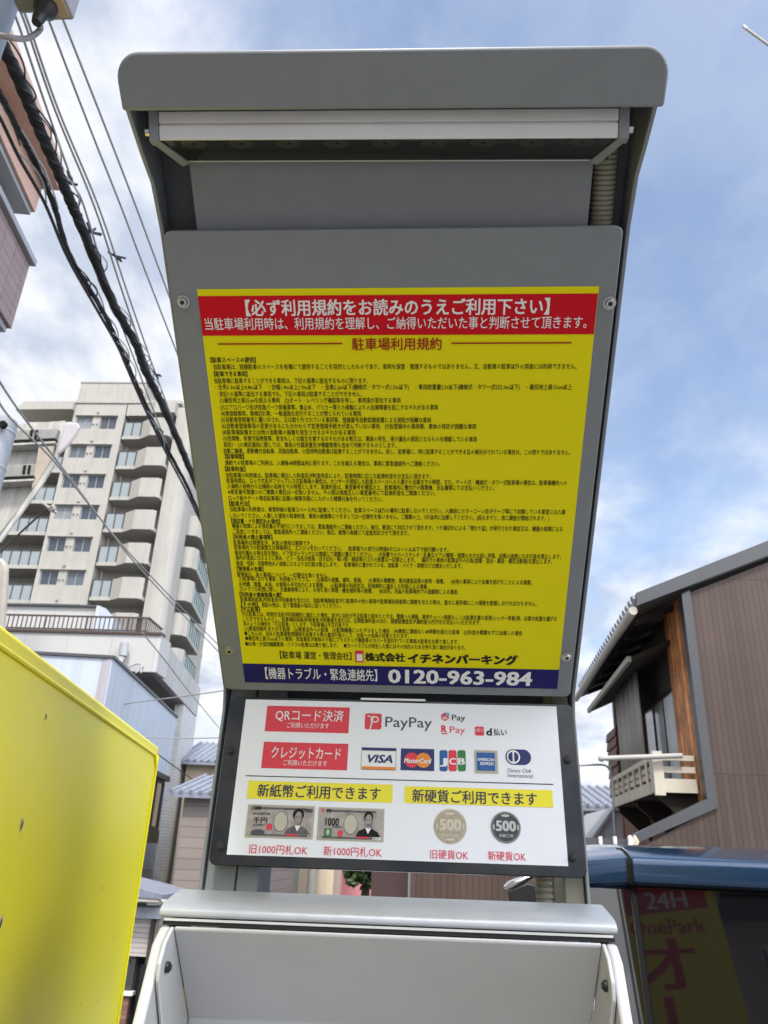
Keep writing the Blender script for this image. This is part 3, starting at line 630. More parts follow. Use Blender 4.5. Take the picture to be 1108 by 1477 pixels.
m = MB(PS); m.box((-9, -.39, 6.04 + CZ), (-.02, -.13, 6.097 + CZ)); build('beam_soffit', m, B_['coping'], pink)
m = MB(PS); m.box((-9, -4, 6.446 + CZ), (.02, .08, 6.75 + CZ)); build('roof_slab', m, B_['pink'], pink, bevel=.01)
m = MB(PS); m.box((-9, -.397, 5.75 + CZ), (-.25, -.30, 6.03 + CZ)); build('window_hood', m, mat('olive_sheet', (.20, .20, .15), .6, var=.15, vscale=4), pink)
window(pink, PS, -4, -.3, 4.3 + CZ, 5.6 + CZ, -.398, frame='frame_w', mull=2)

# ================================================================== steel post with a box, top left corner, and the yellow cabinet
pe = at_y(37, 0, 1.25); pb = at_y(0, 85, 1.25)
stp = thing('steel_post', 'blue grey steel post crossing the top left corner of the photo', 'post', (pe.x - .125, 1.25, 0))
m = MB(); m.tube([(pe.x - .125, 1.25, 0), (pe.x - .125, 1.25, 6.2)], .0865, 32); build('shaft', m, M_['poleg'], stp, smooth=40)
m = MB(); m.tube([(pe.x - .125, 1.25, 6.2), (pe.x - .125, 1.25, 6.26)], [.095, .05], 24); build('cap', m, M_['poleg'], stp, smooth=40)
bc = at_y(72, -20, 1.25)
jx = thing('junction_box', 'open bottomed junction box with a black gland and looped grey cable beside the steel post', 'junction box', tuple(bc))
c0 = at_y(38, 12, 1.20); c1 = at_y(104, 30, 1.30)
m = MB(); zb_ = at_y(80, 26, 1.25).z
x0, x1 = at_y(36, 10, 1.25).x, at_y(92, 10, 1.25).x; x2 = at_y(107, 30, 1.25).x
m.box((x0, 1.02, zb_ + .004), (x1, 1.24, zb_ + .34)); build('box_body', m, M_['poleg'], jx, bevel=.004)
m = MB(); m.box((x0 + .006, 1.026, zb_ - .004), (x1 - .03, 1.23, zb_ + .002)); build('box_base', m, B_['boxg'], jx, bevel=.003)
m = MB(); m.prism([(x1 - .02, 1.012), (x2, 1.012), (x2, 1.25), (x1 - .02, 1.25)], zb_ - .012, zb_ + .36, lambda a, b, d: Vector((a, b, d))); build('door', m, B_['boxl'], jx, bevel=.006)
m = MB(); m.box((x1 - .04, 1.016, zb_ - .015), (x2 - .006, 1.24, zb_ - .0125)); build('door_edge', m, B_['board'], jx)
g0 = at_y(64, 16, 1.21); g0.z = zb_ - .004
m = MB(); m.tube([g0, g0 + Vector((0, 0, -.028)), g0 + Vector((-.005, 0, -.040)), g0 + Vector((-.009, 0, -.060)), g0 + Vector((-.010, 0, -.075))], [.030, .028, .016, .015, .012], 16); build('cable_gland', m, M_['black'], jx, smooth=50)
p0 = at_y(59, 40, 1.26); p1 = at_y(50, 50, 1.26); p2 = at_y(36, 56, 1.25); p3 = at_y(14, 54, 1.22)
def smooth_path(P, n=8):
    P = [Vector(p) for p in P]; out = []
    for i in range(len(P) - 1):
        a, b, c, d = P[max(i - 1, 0)], P[i], P[i + 1], P[min(i + 2, len(P) - 1)]
        for k in range(n):
            t = k / n; out.append(.5 * ((2 * b) + (c - a) * t + (2 * a - 5 * b + 4 * c - d) * t * t + (3 * b - a - 3 * c + d) * t ** 3))
    return out + [P[-1]]
m = MB(); m.tube(smooth_path([g0 + Vector((-.010, 0, -.07)), p0, p1, p2, p3, p3 + Vector((-.06, 0, .02))]), .0072, 10); build('cable', m, mat('grey_cable', (.30, .28, .29), .6), jx, smooth=60)
m = MB(); m.tube(smooth_path([at_y(52, 24, 1.24), at_y(48, 33, 1.23), at_y(57, 36, 1.23), at_y(62, 28, 1.24)]), .0022, 6); build('tie_wire', m, M_['wire'], jx, smooth=60)

# yellow sheet metal cabinet
ycn = at_y(230, 1078, 1.8); YF = Frame((ycn.x, 1.8), rad(-9.0)); yt = ycn.z
ycab = thing('yellow_cabinet', 'big chipped yellow sheet metal cabinet with a rolled rim, filling the lower left', 'sign cabinet', tuple(YF((-1, -.15, 0))))
m = MB(YF); m.box((-1.12, -.34, .12), (0, 0, yt)); build('cabinet_shell', m, M_['yellow'], ycab, bevel=.006, seg=3)
zb2 = YF.at(207, 1075)[1]; sb2 = YF.at(222, 1110)[0]
rim = .026
m = MB(YF); m.tube(smooth_path([(-1.115, .002, yt - .022), (-1.0, .002, yt - .022), (-.5, .002, yt - .022), (-.10, .002, yt - .022), (-.050, .002, yt - .025), (-.020, .002, yt - .045), (-.010, .002, yt - .085), (-.010, .002, 1.0), (-.010, .002, .2)]), .0026, 8); build('rolled_bead', m, M_['yellow'], ycab, smooth=60)
for px, py, r in ((31, 1190, .0055), (0, 1333, .006), (147, 1281, .0022), (66, 1034, .003), (117, 1449, .0018), (139, 1445, .0016), (163, 1352, .0016)):
    s, z = YF.at(px, py); c = Vector((s, .0006, z)); q_ = MB(YF)
    q_.add([(s + r * math.cos(t) * (1 + .3 * math.sin(3 * t)) * .8, .0006, z + r * 1.5 * math.sin(t) * (1 + .2 * math.cos(5 * t))) for t in [2 * math.pi * i / 14 for i in range(14)]], [tuple(range(14))])
    f = build('paint_chip', q_, M_['chip'], ycab, flip=False)
    q_ = MB(YF); q_.add([(s + r * math.cos(t) * (1 + .3 * math.sin(2 * t)) * .45, .0009, z + r * 1.0 * math.sin(t)) for t in [2 * math.pi * i / 12 for i in range(12)]], [tuple(range(12))]); build('rust_spot', q_, M_['rust'], f, flip=False)
m = MB(YF); m.box((-1.1, -.30, 0), (-.9, -.06, .118)); build('foot', m, M_['yellow'], ycab)
m = MB(YF); m.box((-.4, -.30, 0), (-.2, -.06, .118)); build('foot', m, M_['yellow'], ycab)

# ================================================================== cables overhead
def span(name, label, cat, pts, h, r, mat_, group=None, sag=0, strands=0, n=6):
    P = smooth_path([at_z(px, py, h) for px, py in pts], 10); m = MB()
    m.tube(P, r, n); o = tag(build(name, m, mat_, smooth=60), label, cat, group); return o, P
CG = 'black cable bundles overhead'
b1, P1_ = span('cable_bundle', 'thickest black cable bundle, the rightmost one crossing behind the notice board', 'cable', [(-25, 20), (9, 75), (38.6, 142), (61, 195), (85, 250), (103.5, 294), (116, 323), (162, 435), (197, 498), (208.6, 532), (233, 581), (264, 652), (279, 688), (330, 800)], 6.3, .040, M_['cable'], CG, n=10)
b2, P2_ = span('cable_bundle', 'middle black cable bundle running close beside the leftmost one', 'cable', [(-25, 100), (0, 136), (26, 187), (47, 227), (77, 294), (101, 369), (146, 445), (172, 498), (184, 526), (209, 581), (239, 643), (270, 701), (285, 735), (330, 830)], 6.2, .021, M_['cable'], CG)
b3, P3_ = span('cable_bundle', 'leftmost black cable bundle, lowest over the salmon house', 'cable', [(-25, 132), (0, 170), (28, 228), (65, 294), (98, 372), (140, 447), (169, 498), (182, 528), (206, 583), (236, 646), (267, 705), (283, 739), (328, 836)], 6.12, .013, M_['cable'], CG)
def wraps(P, r, root, n):
    for k in range(n):
        i = random.randint(6, len(P) - 30); c = P[i]; t = (P[i + 1] - P[i]).normalized(); a = Vector((0, 0, 1)); b = t.cross(a).normalized()
        R = r * random.uniform(1.3, 2.4); off = random.uniform(-.6, .6); m = MB(); L = random.uniform(.2, .7)
        m.tube([c + t * (L * (j / 14 - .5)) + (b * math.cos(off) + a * math.sin(off)) * (R * math.sin(math.pi * j / 14)) + (a * math.cos(off) - b * math.sin(off)) * r * .5 for j in range(15)], .0065, 5)
        build('lashing_loop', m, M_['loop'] if k % 3 else M_['cable'], root)
wraps(P1_, .046, b1, 15); wraps(P2_, .026, b2, 9); wraps(P3_, .032, b3, 10)
for P, r, o in ((P1_, .040, b1), (P2_, .021, b2)):
    for q in range(3):
        m = MB(); pts = []
        for i, p in enumerate(P):
            t = (P[min(i + 1, len(P) - 1)] - P[max(i - 1, 0)]).normalized(); b = t.cross(Vector((0, 0, 1))).normalized(); an_ = i * .55 + q * 2.1
            pts.append(p + (b * math.cos(an_) + Vector((0, 0, 1)) * math.sin(an_)) * r * .85)
        m.tube(pts, r * .34, 5); build('lashed_strand', m, M_['cable'], o, smooth=60)
WG = 'thin grey service wires overhead'
WL = [('thin grey wire nearest to the payment machine hood', [(80, 0), (93, 33), (145, 165), (197, 300), (243, 424), (290, 550)], 7.3),
      ('second thin grey wire left of the payment machine hood', [(60, 0), (72, 33), (128, 180), (175.5, 300), (204, 376), (248, 490), (300, 622)], 7.3),
      ('third thin grey wire from the hood, one of a close pair', [(26, 0), (40, 30), (85, 160), (143, 300), (185, 425), (225, 540), (262, 640)], 7.1),
      ('fourth thin grey wire from the hood, left of the close pair', [(20, 0), (35, 30), (80, 160), (137, 300), (178, 425), (218, 540), (256, 640)], 7.0),
      ('fifth thin grey wire, pale, with small clamps on it', [(12, 0), (26, 33), (62, 140), (104, 260), (122, 300), (160, 425), (200, 535), (240, 640)], 6.9),
      ('sagging grey wire next to the thickest black bundle', [(0, 45), (12, 66), (40, 120), (56, 165), (70, 205), (88, 262), (106, 300)], 6.4)]
for lab, pts, h in WL: span('service_wire', lab, 'wire', pts, h, .0095, M_['wire'], WG)
for px, py, h in ((103, 265, 6.9), (131, 335, 6.9), (166, 369, 7.1), (224, 540, 7.0)):
    c = at_z(px, py, h); m = MB()
    for k in range(5): m.tube([c, c + Vector((random.uniform(-.06, .06), random.uniform(-.12, .12), random.uniform(-.02, .08)))], .012, 5)
    tag(build('wire_clamp', m, M_['cable']), {103: 'small dark clamp highest up on the pale thin wire', 131: 'small dark clamp just below the highest one on the pale thin wire', 166: 'dark clamp with a stub on the close pair of wires', 224: 'lowest dark clamp on the thin wires beside the black bundle'}[px], 'clamp')
TG = 'thin dark wires in front of the cream tower'
span('drop_wire', 'upper of two thin dark wires crossing in front of the cream tower', 'wire', [(-10, 535), (30, 596), (101, 689), (154, 760), (200, 812), (260, 875), (330, 945)], 6.6, .014, M_['wire'], TG)
span('drop_wire', 'lower of two thin dark wires crossing in front of the cream tower', 'wire', [(-10, 565), (16, 604), (77, 664), (140, 742), (190, 806), (250, 872), (330, 955)], 6.4, .014, M_['wire'], TG)
span('drop_wire', 'black service wire rising from the left edge to a small insulator on the cream tower', 'wire', [(-10, 805), (0, 797), (30, 768), (60, 741), (72, 735)], 6.0, .016, M_['cable'], TG)
span('drop_wire', 'thin wire crossing the white tiled side wall towards the tiled roofs', 'wire', [(140, 1025), (190, 1014), (260, 1005), (345, 993)], 4.9, .014, M_['wire'], TG)
span('drop_wire', 'thin level wire over the lavender wall just above the yellow cabinet corner', 'wire', [(205, 1063), (260, 1065), (320, 1064)], 4.2, .014, M_['wire'], TG)
span('drop_wire', 'dark wire falling past the tall window to the pole clamp', 'wire', [(225, 1086), (262, 1113), (288, 1132)], 3.6, .016, M_['cable'], TG)
span('drop_wire', 'long faint wire slanting over the white fascia', 'wire', [(205, 912), (240, 955), (275, 1000), (345, 1085)], 5.0, .012, M_['wire'], TG)
c = at_z(72, 734, 6.0); m = MB()
for k in range(5): m.tube([c, c + Vector((random.uniform(-.1, .1), random.uniform(-.12, .12), random.uniform(-.06, .06)))], [.03, .02], 8)
tag(build('wire_insulator', m, B_['gutter'], smooth=50), 'small cream insulator knot where the black service wire ends', 'insulator')

# ================================================================== old timber house with brown siding, right
HY = 11.0; kh = HY / 9.0
old = thing('timber_house', 'old timber house with brown sided gable, weathered boards and a small white balcony', 'house', (5.2, HY + 3, 0))
EXH = EX(HY)
def hx(px, py, Y=HY): p = at_y(px, py, Y); return (p.x, p.z)
cxr = hx(1005, 1000)[0]; cor_t = hx(990, 858); cor_b = hx(1020, 1155); xr = cxr + 7.0
slope = (hx(1108, 812)[1] - cor_t[1]) / (hx(1108, 812)[0] - cor_t[0])
apex = (cxr + 4.2, cor_t[1] + 4.2 * slope)
m = MB(); gab = [(cxr + .05, cor_b[1] - .10), (cxr + .05, cor_t[1] + .02), apex, (xr, apex[1] - (xr - apex[0]) * slope), (xr, 0), (cxr + .05, 0)]
m.prism(gab, 0, .10, EXH); build('gable_wall', m, B_['brown'], old)
dl = hx(918, 1214)
m = MB(); m.prism([(cxr + .048, 0), (cxr + .048, cor_b[1] - .08), (dl[0], dl[1] - .1), (dl[0] - .15, dl[1] - .1), (dl[0] - .15, 0)], .002, .10, EXH); build('lower_gable_wall', m, B_['brown'], old)
m = MB(); m.prism([(cxr - .05, cor_b[1] + .02), (cxr - .05, cor_t[1] + .0), (cxr + .075, cor_t[1] + .06), (cxr + .075, cor_b[1] - .08)], -.04, .12, EXH); m.prism([(cxr + .075, cor_b[1] - .082), (cxr - .05, cor_b[1] + .018), (dl[0] - .1, dl[1] + .05), (dl[0] - .1, dl[1] - .06)], -.04, .12, EXH); build('corner_trim', m, B_['trim'], old)
# roof: two slopes with thickness, barge board, tiles along the eave
eo = hx(922, 876); el = (eo[0], eo[1])
HF = Frame((cxr - .045, HY), rad(3.3), -1)           # the street side, n outward to the left
ov = (cxr - .045) - eo[0]
DEP = HF.at(840, 1018, ov)[0]
def roof_pt(a, z, d): return Vector((a + d * math.sin(rad(3.3)), HY + d, z))
m = MB(); sl1 = (apex[1] + .25 - eo[1]) / (apex[0] - eo[0])
up = [(eo[0], eo[1] - .02), (apex[0], apex[1] + .2), (xr + .4, apex[1] + .2 - (xr + .4 - apex[0]) * slope), (xr + .4, apex[1] + .32 - (xr + .4 - apex[0]) * slope), (apex[0], apex[1] + .34), (eo[0], eo[1] + .12)]
m.prism(up, .02, DEP + .3, roof_pt); rf = build('roof', m, B_['eave'], old)
m = MB(); bb = [(eo[0] - .04, eo[1] + .0), (apex[0], apex[1] + .06), (xr + .4, apex[1] + .06 - (xr + .4 - apex[0]) * slope), (xr + .4, apex[1] + .33 - (xr + .4 - apex[0]) * slope), (apex[0], apex[1] + .33), (eo[0] - .04, eo[1] + .19)]
m.prism(bb, -.10, .015, roof_pt); build('barge_board', m, B_['trim'], old)
ti = MB(); nt_ = int(DEP / .24)
for i in range(nt_):
    d = .12 + i * .24; ti.tube([roof_pt(eo[0] - .06, eo[1] + .13, d), roof_pt(eo[0] + .5, eo[1] + .13 + .5 * slope, d), roof_pt(apex[0], apex[1] + .36, d)], .075, 8)
build('roof_tiles', ti, B_['tile'], rf, smooth=60)
m = MB(); m.tube([roof_pt(eo[0] - .09, eo[1] - .05, .0), roof_pt(eo[0] - .09, eo[1] - .05, DEP + .3)], .065, 10); build('gutter', m, B_['gutter'], old, smooth=60)
for d in [.9 * k + .5 for k in range(int(DEP / .9))]:
    m = MB(); m.box((0, 0, 0), (0, 0, 0)); m = MB(); m.prism([(eo[0] + .05, eo[1] - .03), (cxr + .2, eo[1] - .03 + (cxr + .15 - eo[0]) * slope), (cxr + .2, eo[1] - .13 + (cxr + .15 - eo[0]) * slope), (eo[0] + .05, eo[1] - .12)], d, d + .07, roof_pt); build('rafter', m, B_['eave'], rf)
# street side wall with cedar boards, window, screen, awning, balcony
zbm = hx(1018, 1158)[1] - .1
op_s0, op_z1 = HF.at(966, 1010); op_s1 = HF.at(930, 1050)[0]
sw0 = HF.at(978, 1080)[0]; sw1 = HF.at(929, 1060)[0]; zw1 = HF.at(966, 1005)[1]; zw0 = HF.at(960, 1120)[1]
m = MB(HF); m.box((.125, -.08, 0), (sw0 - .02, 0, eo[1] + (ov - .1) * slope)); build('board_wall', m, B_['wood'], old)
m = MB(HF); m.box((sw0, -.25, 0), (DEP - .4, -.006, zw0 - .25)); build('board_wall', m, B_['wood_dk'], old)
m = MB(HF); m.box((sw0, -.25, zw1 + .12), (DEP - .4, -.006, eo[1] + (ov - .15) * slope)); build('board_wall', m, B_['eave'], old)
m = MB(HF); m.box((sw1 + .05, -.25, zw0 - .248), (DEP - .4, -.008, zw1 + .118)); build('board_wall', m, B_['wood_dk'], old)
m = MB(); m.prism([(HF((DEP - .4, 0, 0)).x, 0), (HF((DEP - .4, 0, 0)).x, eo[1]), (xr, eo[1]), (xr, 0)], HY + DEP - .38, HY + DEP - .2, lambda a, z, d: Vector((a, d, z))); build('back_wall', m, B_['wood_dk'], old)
B_['pale_pane'] = mat('curtain_sky_sheen_pane', (.72, .77, .80), .12, spec=.7, var=.25, vscale=2)  # net curtain, with the sky's reflection painted into its pale tone
window(old, HF, sw0 + .02, sw1, zw0 - .2, zw1 + .1, -.06, frame='frame_d', glass='pale_pane', fw=.03, mull=2, t=.028)
cl = MB(HF); s_c0 = HF.at(924, 1060, .35)[0]; s_c1 = HF.at(893, 1060, .35)[0]
n_ = 14; vs = []
for i in range(n_ + 1):
    s = s_c0 + (s_c1 - s_c0) * i / n_; nn = .30 + .05 * math.sin(i * 1.9)
    vs += [(s, nn, zw0 - .1), (s, nn + .01, zw1 + .55)]
cl.add(vs, [(2 * i, 2 * i + 2, 2 * i + 3, 2 * i + 1) for i in range(n_)]); 
o_cl = build('sun_screen', cl, B_['cloth'], old, smooth=60, flip=False); md = o_cl.modifiers.new('thickness', 'SOLIDIFY'); md.thickness = .012
# awning over the window
aw0 = HF.at(966, 925, .05)[0]; zA = HF.at(966, 925, .05)[1]; 
aF = HF.at(910, 950, .75)
m = MB(HF); s_a0 = max(.35, HF.at(910, 950, .62)[0] - 0); zaF = HF.at(910, 950, .62)[1]; s_a1 = HF.at(852, 1034, .62)[0]
m.prism([(0, zaF + .32), (.62, zaF + .02), (.62, zaF - .04), (0, zaF + .24)], s_a0, s_a1, lambda n, z, s: (s, n, z)); build('awning', m, B_['eave'], old)
m = MB(HF); m.box((s_a0 - .03, .622, zaF - .06), (s_a1, .68, zaF + .03)); build('awning_edge', m, B_['boxg'], old)
# balcony
nb = .55
sb0, zb0 = HF.at(948, 1136, nb); sb1 = HF.at(889, 1180, nb)[0]; _, zb1 = HF.at(938, 1093, nb)
bal = MB(HF); bal.box((sb0, .0, zb0 - .06), (sb1, nb, zb0 + .02)); bo_ = build('balcony_floor', bal, B_['eave'], old)
rl = MB(HF); rl.box((sb0, nb - .05, zb1 - .05), (sb1, nb + .02, zb1 + .02)); rl.box((sb0, nb - .05, zb0 - .06), (sb1, nb + .02, zb0 + .10)); 
rl.box((sb0 - .02, .02, zb1 - .06), (sb0 + .05, nb, zb1 + .01)); rl.box((sb0 - .02, .02, zb1 - .22), (sb0 + .03, nb, zb1 - .14)); rl.box((sb0 - .02, .02, zb0 - .06), (sb0 + .05, nb, zb0 + .12))
for f in (.36, .58): rl.box((sb0, nb - .03, zb0 + (zb1 - zb0) * f), (sb1, nb - .005, zb0 + (zb1 - zb0) * f + .07))
build('balcony_rail', rl, B_['balc'], bo_)
nbal = 8
for i in range(nbal):
    s = sb0 + (sb1 - sb0 - .07) * i / (nbal - 1); p = MB(HF); w_ = .22 if i == 0 else .05
    p.box((s, nb - .002, zb0 - .05), (s + w_, nb + .03, zb1 + .005)); build('baluster', p, B_['balc'], bo_)
p = MB(HF); p.box((sb0 - .04, nb - .10, zb0 - .1), (sb0 + .04, nb + .035, zb1 + .06)); build('corner_post', p, B_['balc'], bo_)
for s in (sb0 + .1, (sb0 + sb1) / 2, sb1 - .1):
    p = MB(HF); p.prism([(0, zb0 - .062), (nb - .05, zb0 - .062), (nb - .05, zb0 - .14), (0, zb0 - .6)], s, s + .07, lambda n, z, q: (q, n, z)); build('balcony_bracket', p, B_['eave'], bo_)
# bay of lapped boards at the far end of the street side
sfa = HF.at(893, 1090, .0)[0]; zt0 = HF.at(885, 1040, .2)[1]; zt1 = HF.at(888, 1140, .3)[1]
p = MB(HF); s_f = min(DEP - .5, sfa - .2)
for i in range(7):
    z = zt1 + (zt0 - zt1) * i / 7; p.prism([(-.0, z), (.09, z), (.06, z + (zt0 - zt1) / 7 - .01), (0, z + (zt0 - zt1) / 7 - .01)], s_f, s_f + 1.2, lambda n, zz, s: (s, n, zz))
build('board_bay', p, B_['wood_dk'], old)
# drying pole resting on the balcony
lp0 = HF((sb0 + .2, .25, 0)); a = at_y(984, 1090, lp0.y - .3); b = at_y(869, 1094, lp0.y - .3)
m = MB(); m.tube([a, a.lerp(b, .9), b], [.035, .035, .03], 10); m.tube([b, b + Vector((-.05, 0, 0))], [.05, .035], 10)
tag(build('drying_pole', m, B_['pole'], smooth=50), 'grey laundry drying pole lying across the timber house balcony', 'pole')
# low brown wall running left behind the machine
p0 = hx(560, 1216, HY - .3); p1 = hx(912, 1222, HY - .3)
wl = thing('brown_boundary_wall', 'low brown sided boundary wall with a dark coping, running behind the payment machine', 'wall', ((p0[0] + p1[0]) / 2, HY - .3, 0))
xl = hx(592, 1262, HY - .3)[0]
m = MB(); m.box((xl, HY - .34, 0), (p1[0] + .3, HY - .24, p1[1] - .02)); build('siding', m, B_['brown'], wl)
m = MB(); m.box((xl - .1, HY - .40, p1[1] - .018), (p1[0] + .05, HY - .18, p1[1] + .09)); build('coping', m, B_['trim'], wl)
for px in (866, 887): 
    q = hx(px, 1214, HY - .4); p = MB(); p.tube([(q[0], HY - .41, q[1] - .03), (q[0], HY - .41, q[1] + .06)], .025, 8); build('coping_clip', p, B_['porc'], wl, smooth=40)
for k, px in enumerate((908, 915)):
    q = hx(px, 1214, HY - .45); p = MB(); p.tube([(q[0], HY - .46, q[1] - .06), (q[0] + .02, HY - .46, q[1]), (q[0], HY - .46, q[1] + .07)], [.03, .04, .02], 10)
    tag(build('insulator', p, B_['porc'] if k == 0 else B_['cream'], smooth=50), ('white' if k == 0 else 'cream') + ' porcelain insulator at the end of the brown wall coping', 'insulator')
x_a = hx(536, 1262, HY - .2)[0]
m = MB(); m.box((x_a, HY - .2, 0), (xl - .03, HY - .1, CZ + .05)); tag(build('maroon_gate', m, mat('maroon_metal', (.05, .026, .026), .5, var=.1, vscale=2)), 'dark maroon metal gate beside the brown boundary wall, below the payment panel', 'gate')

# white house and sheet clad shed behind the timber house
x0, x1, zt = box_px(835, 885, 1168, 24)
simple_house('pale_house', 'pale cream house with a slate blue roof in the gap left of the timber house', x0 - 2.5, x1 + 2, 24, zt, 7, 'plaster', .75, 'tile', over=.25, wins=((at_y(842, 1200, 24).x, at_y(868, 1200, 24).x, CZ + .25, at_y(850, 1187, 24).z),))
sh_ = thing('sheet_clad_shed', 'blue white sheet clad shed with a steep roof edge behind the timber house balcony', 'shed', tuple(at_y(888, 1200, 19).xy) + (0,))
m = MB(); m.prism([(hx(856, 1212, 19)[0], 0), hx(856, 1212, 19), hx(884, 1172, 19), hx(905, 1172, 19), (hx(905, 1172, 19)[0], 0)], 0, 3, EX(19)); build('wall', m, seam_mat('blue_white_sheets', (.52, .56, .62), 0, .28, dark=.7, gap=.08, var=.03), sh_)
m = MB(); a, b = hx(855, 1212, 18.95), hx(884, 1170, 18.95); c = hx(906, 1170, 18.95); m.prism([a, b, c, (c[0], c[1] + .08), (b[0], b[1] + .08), (a[0] - .08, a[1])], -.1, 3.2, EX(18.95)); build('roof_edge', m, B_['coping'], sh_)
m = MB(); a = hx(884, 1175, 18.8); m.tube([(a[0], 18.85, 0), (a[0], 18.85, a[1])], .02, 6); build('downpipe', m, B_['coping'], sh_)
# street lamp arm between the machine and the timber house
la_ = thing('street_lamp', 'slim pale street lamp arm curving down beside the timber house balcony', 'street lamp', (at_y(882, 1120, 16).x, 16, 0))
P = smooth_path([at_y(836, 1104, 16), at_y(866, 1103, 16), at_y(876, 1106, 16), at_y(881, 1113, 16), at_y(882, 1125, 16), Vector((at_y(883, 1150, 16).x, 16, 0))]); m = MB(); m.tube(P, .02, 8); build('arm', m, B_['bluew'], la_, smooth=60)
m = MB(); c = at_y(832, 1105, 16); m.tube([c + Vector((-.4, 0, 0)), c + Vector((.05, 0, 0))], [.10, .06], 10); build('lamp_head', m, B_['coping'], la_, smooth=40)
# thin rod top right
ro = thing('roof_rod', 'thin white metal rod poking in from the top right corner', 'rod', tuple(at_y(1140, 95, 5)))
m = MB(); m.tube([at_y(1073, 39, 5), at_y(1140, 88, 5), at_y(1500, 350, 5)], .013, 10); build('rod', m, B_['gutter'], ro, smooth=40)
m = MB(); m.tube([at_y(1072, 38, 5), at_y(1077, 42, 5)], .017, 10); build('end_cap', m, B_['frame_w'], ro, smooth=40)

# ================================================================== glimpse of the street under the payment panel
def tree(name, label, loc, h, r, n, group=None, seed=1):
    random.seed(seed); t = thing(name, label, 'tree', loc); x, y, z = loc
    m = MB(); m.tube([(x, y, 0), (x + .05, y, h * .35), (x - .05, y, h * .6)], [.14, .10, .05], 8)
    for k in range(7):
        a = random.uniform(0, 6.28); m.tube([(x, y, h * random.uniform(.3, .5)), (x + math.cos(a) * r * .7, y + math.sin(a) * r * .7, h * random.uniform(.55, .85))], [.05, .015], 5)
    build('trunk', m, B_['bark'], t, smooth=50); c = MB()
    for k in range(n):
        v = Vector((random.gauss(0, 1), random.gauss(0, 1), random.gauss(0, 1))); v = v.normalized() * random.uniform(.35, 1.0); cl_ = Vector((math.sin(v.x * 5), math.sin(v.y * 5 + 1), math.sin(v.z * 4))) * .12
        p = Vector((x, y, h * .66)) + Vector(((v.x + cl_.x) * r, (v.y + cl_.y) * r, (v.z + cl_.z) * h * .34)); d1 = Vector((random.gauss(0, 1), random.gauss(0, 1), random.gauss(0, .6))).normalized(); d2 = d1.cross(Vector((random.gauss(0, 1), random.gauss(0, 1), 1)).normalized()).normalized(); s = random.uniform(.06, .14)
        c.add([p - d1 * s, p - d2 * s * .5, p + d1 * s, p + d2 * s * .5], [(0, 1, 2, 3)])
    build('crown', c, B_['leaf'], t, flip=False); return t
tree('garden_tree', 'small leafy green tree at the street end, between the pink house and the maroon gate', (at_y(525, 1275, 21).x, 21, 0), 2.3, .62, 1500)
a = at_y(462, 1262, 34); b = at_y(560, 1262, 34)
simple_house('pink_house', 'pink rendered house at the far end of the street, seen under the payment panel', a.x, b.x, 34, 5.5, 6, 'pinkw', 1.2, 'tile', wins=((a.x + .5, a.x + 1.5, .9, 1.7), (a.x + 2.0, a.x + 2.8, 1.0, 1.9)))
a = at_y(405, 1262, 38); b = at_y(462, 1262, 38)
simple_house('beige_house', 'beige house at the far end of the street, left of the pink house', a.x - .5, b.x + .1, 38, 6.0, 6, 'cream', 1.2, 'tile', wins=((a.x + .5, a.x + 1.3, .8, 2.0),))
a = at_y(340, 1262, 27); b = at_y(405, 1262, 27)
simple_house('dark_house', 'dark grey walled house beside the machine post, leftmost at the street end', a.x + .4, b.x, 27, 4.2, 5, 'conc_dk', 1.0, 'tile', wins=((b.x - .9, b.x - .3, .9, 2.0),))
up2 = thing('utility_pole', 'thin concrete utility pole at the street end, left of the pink house', 'utility pole', (at_y(449, 1270, 30).x, 30, 0))
m = MB(); m.tube([(at_y(449, 1270, 30).x, 30, 0), (at_y(449, 1270, 30).x, 30, 7.0)], [.14, .10], 12); build('shaft', m, B_['conc'], up2, smooth=50)
m = MB(); m.box((at_y(449, 1270, 30).x - .8, 29.85, 6.2), (at_y(449, 1270, 30).x + .8, 29.95, 6.32)); build('cross_arm', m, B_['coping'], up2)

# ================================================================== dark blue van, rear towards us
VA = rad(4.0); VO = Vector((.555, 3.35, 0)); VW = 1.72
def VT(q): return VO + Vector((math.cos(VA), -math.sin(VA), 0)) * q[0] + Vector((math.sin(VA), math.cos(VA), 0)) * q[1] + Vector((0, 0, q[2]))
van = thing('parked_van', 'dark blue van with black tinted rear glass, parked with its tail towards the payment machine', 'van', tuple(VT((VW / 2, 2.1, 0))))
def vring(y, zb, zt, inset, tum):
    """half section mirrored: floor, sill, belt, roof shoulder, roof crown"""
    zb_t = max(zb, min(zt, 1.0)); h = []
    def sx(z): return inset + (tum * max(0, (z - .95)) / .7)
    h += [(inset + .10, zb), (inset + .02, zb + .10), (inset, zb + .32)]
    z1 = min(.98, zt - .05); h.append((inset, z1))
    z2 = zt - .16 if zt > 1.2 else zt - .03; h.append((sx(z2), z2))
    for a in (20, 45, 70, 90):
        h.append((sx(z2) + .16 * (1 - math.cos(rad(a))) , z2 + (zt - z2 - .012) * math.sin(rad(a))))
    h.append((VW * .34, zt - .004)); h.append((VW * .5, zt))
    ring = h + [(VW - x, z) for x, z in h[::-1][1:]]
    return [VT((x, y, z)) for x, z in ring]
m = MB(); TG_T = (1.585 - 1.02)
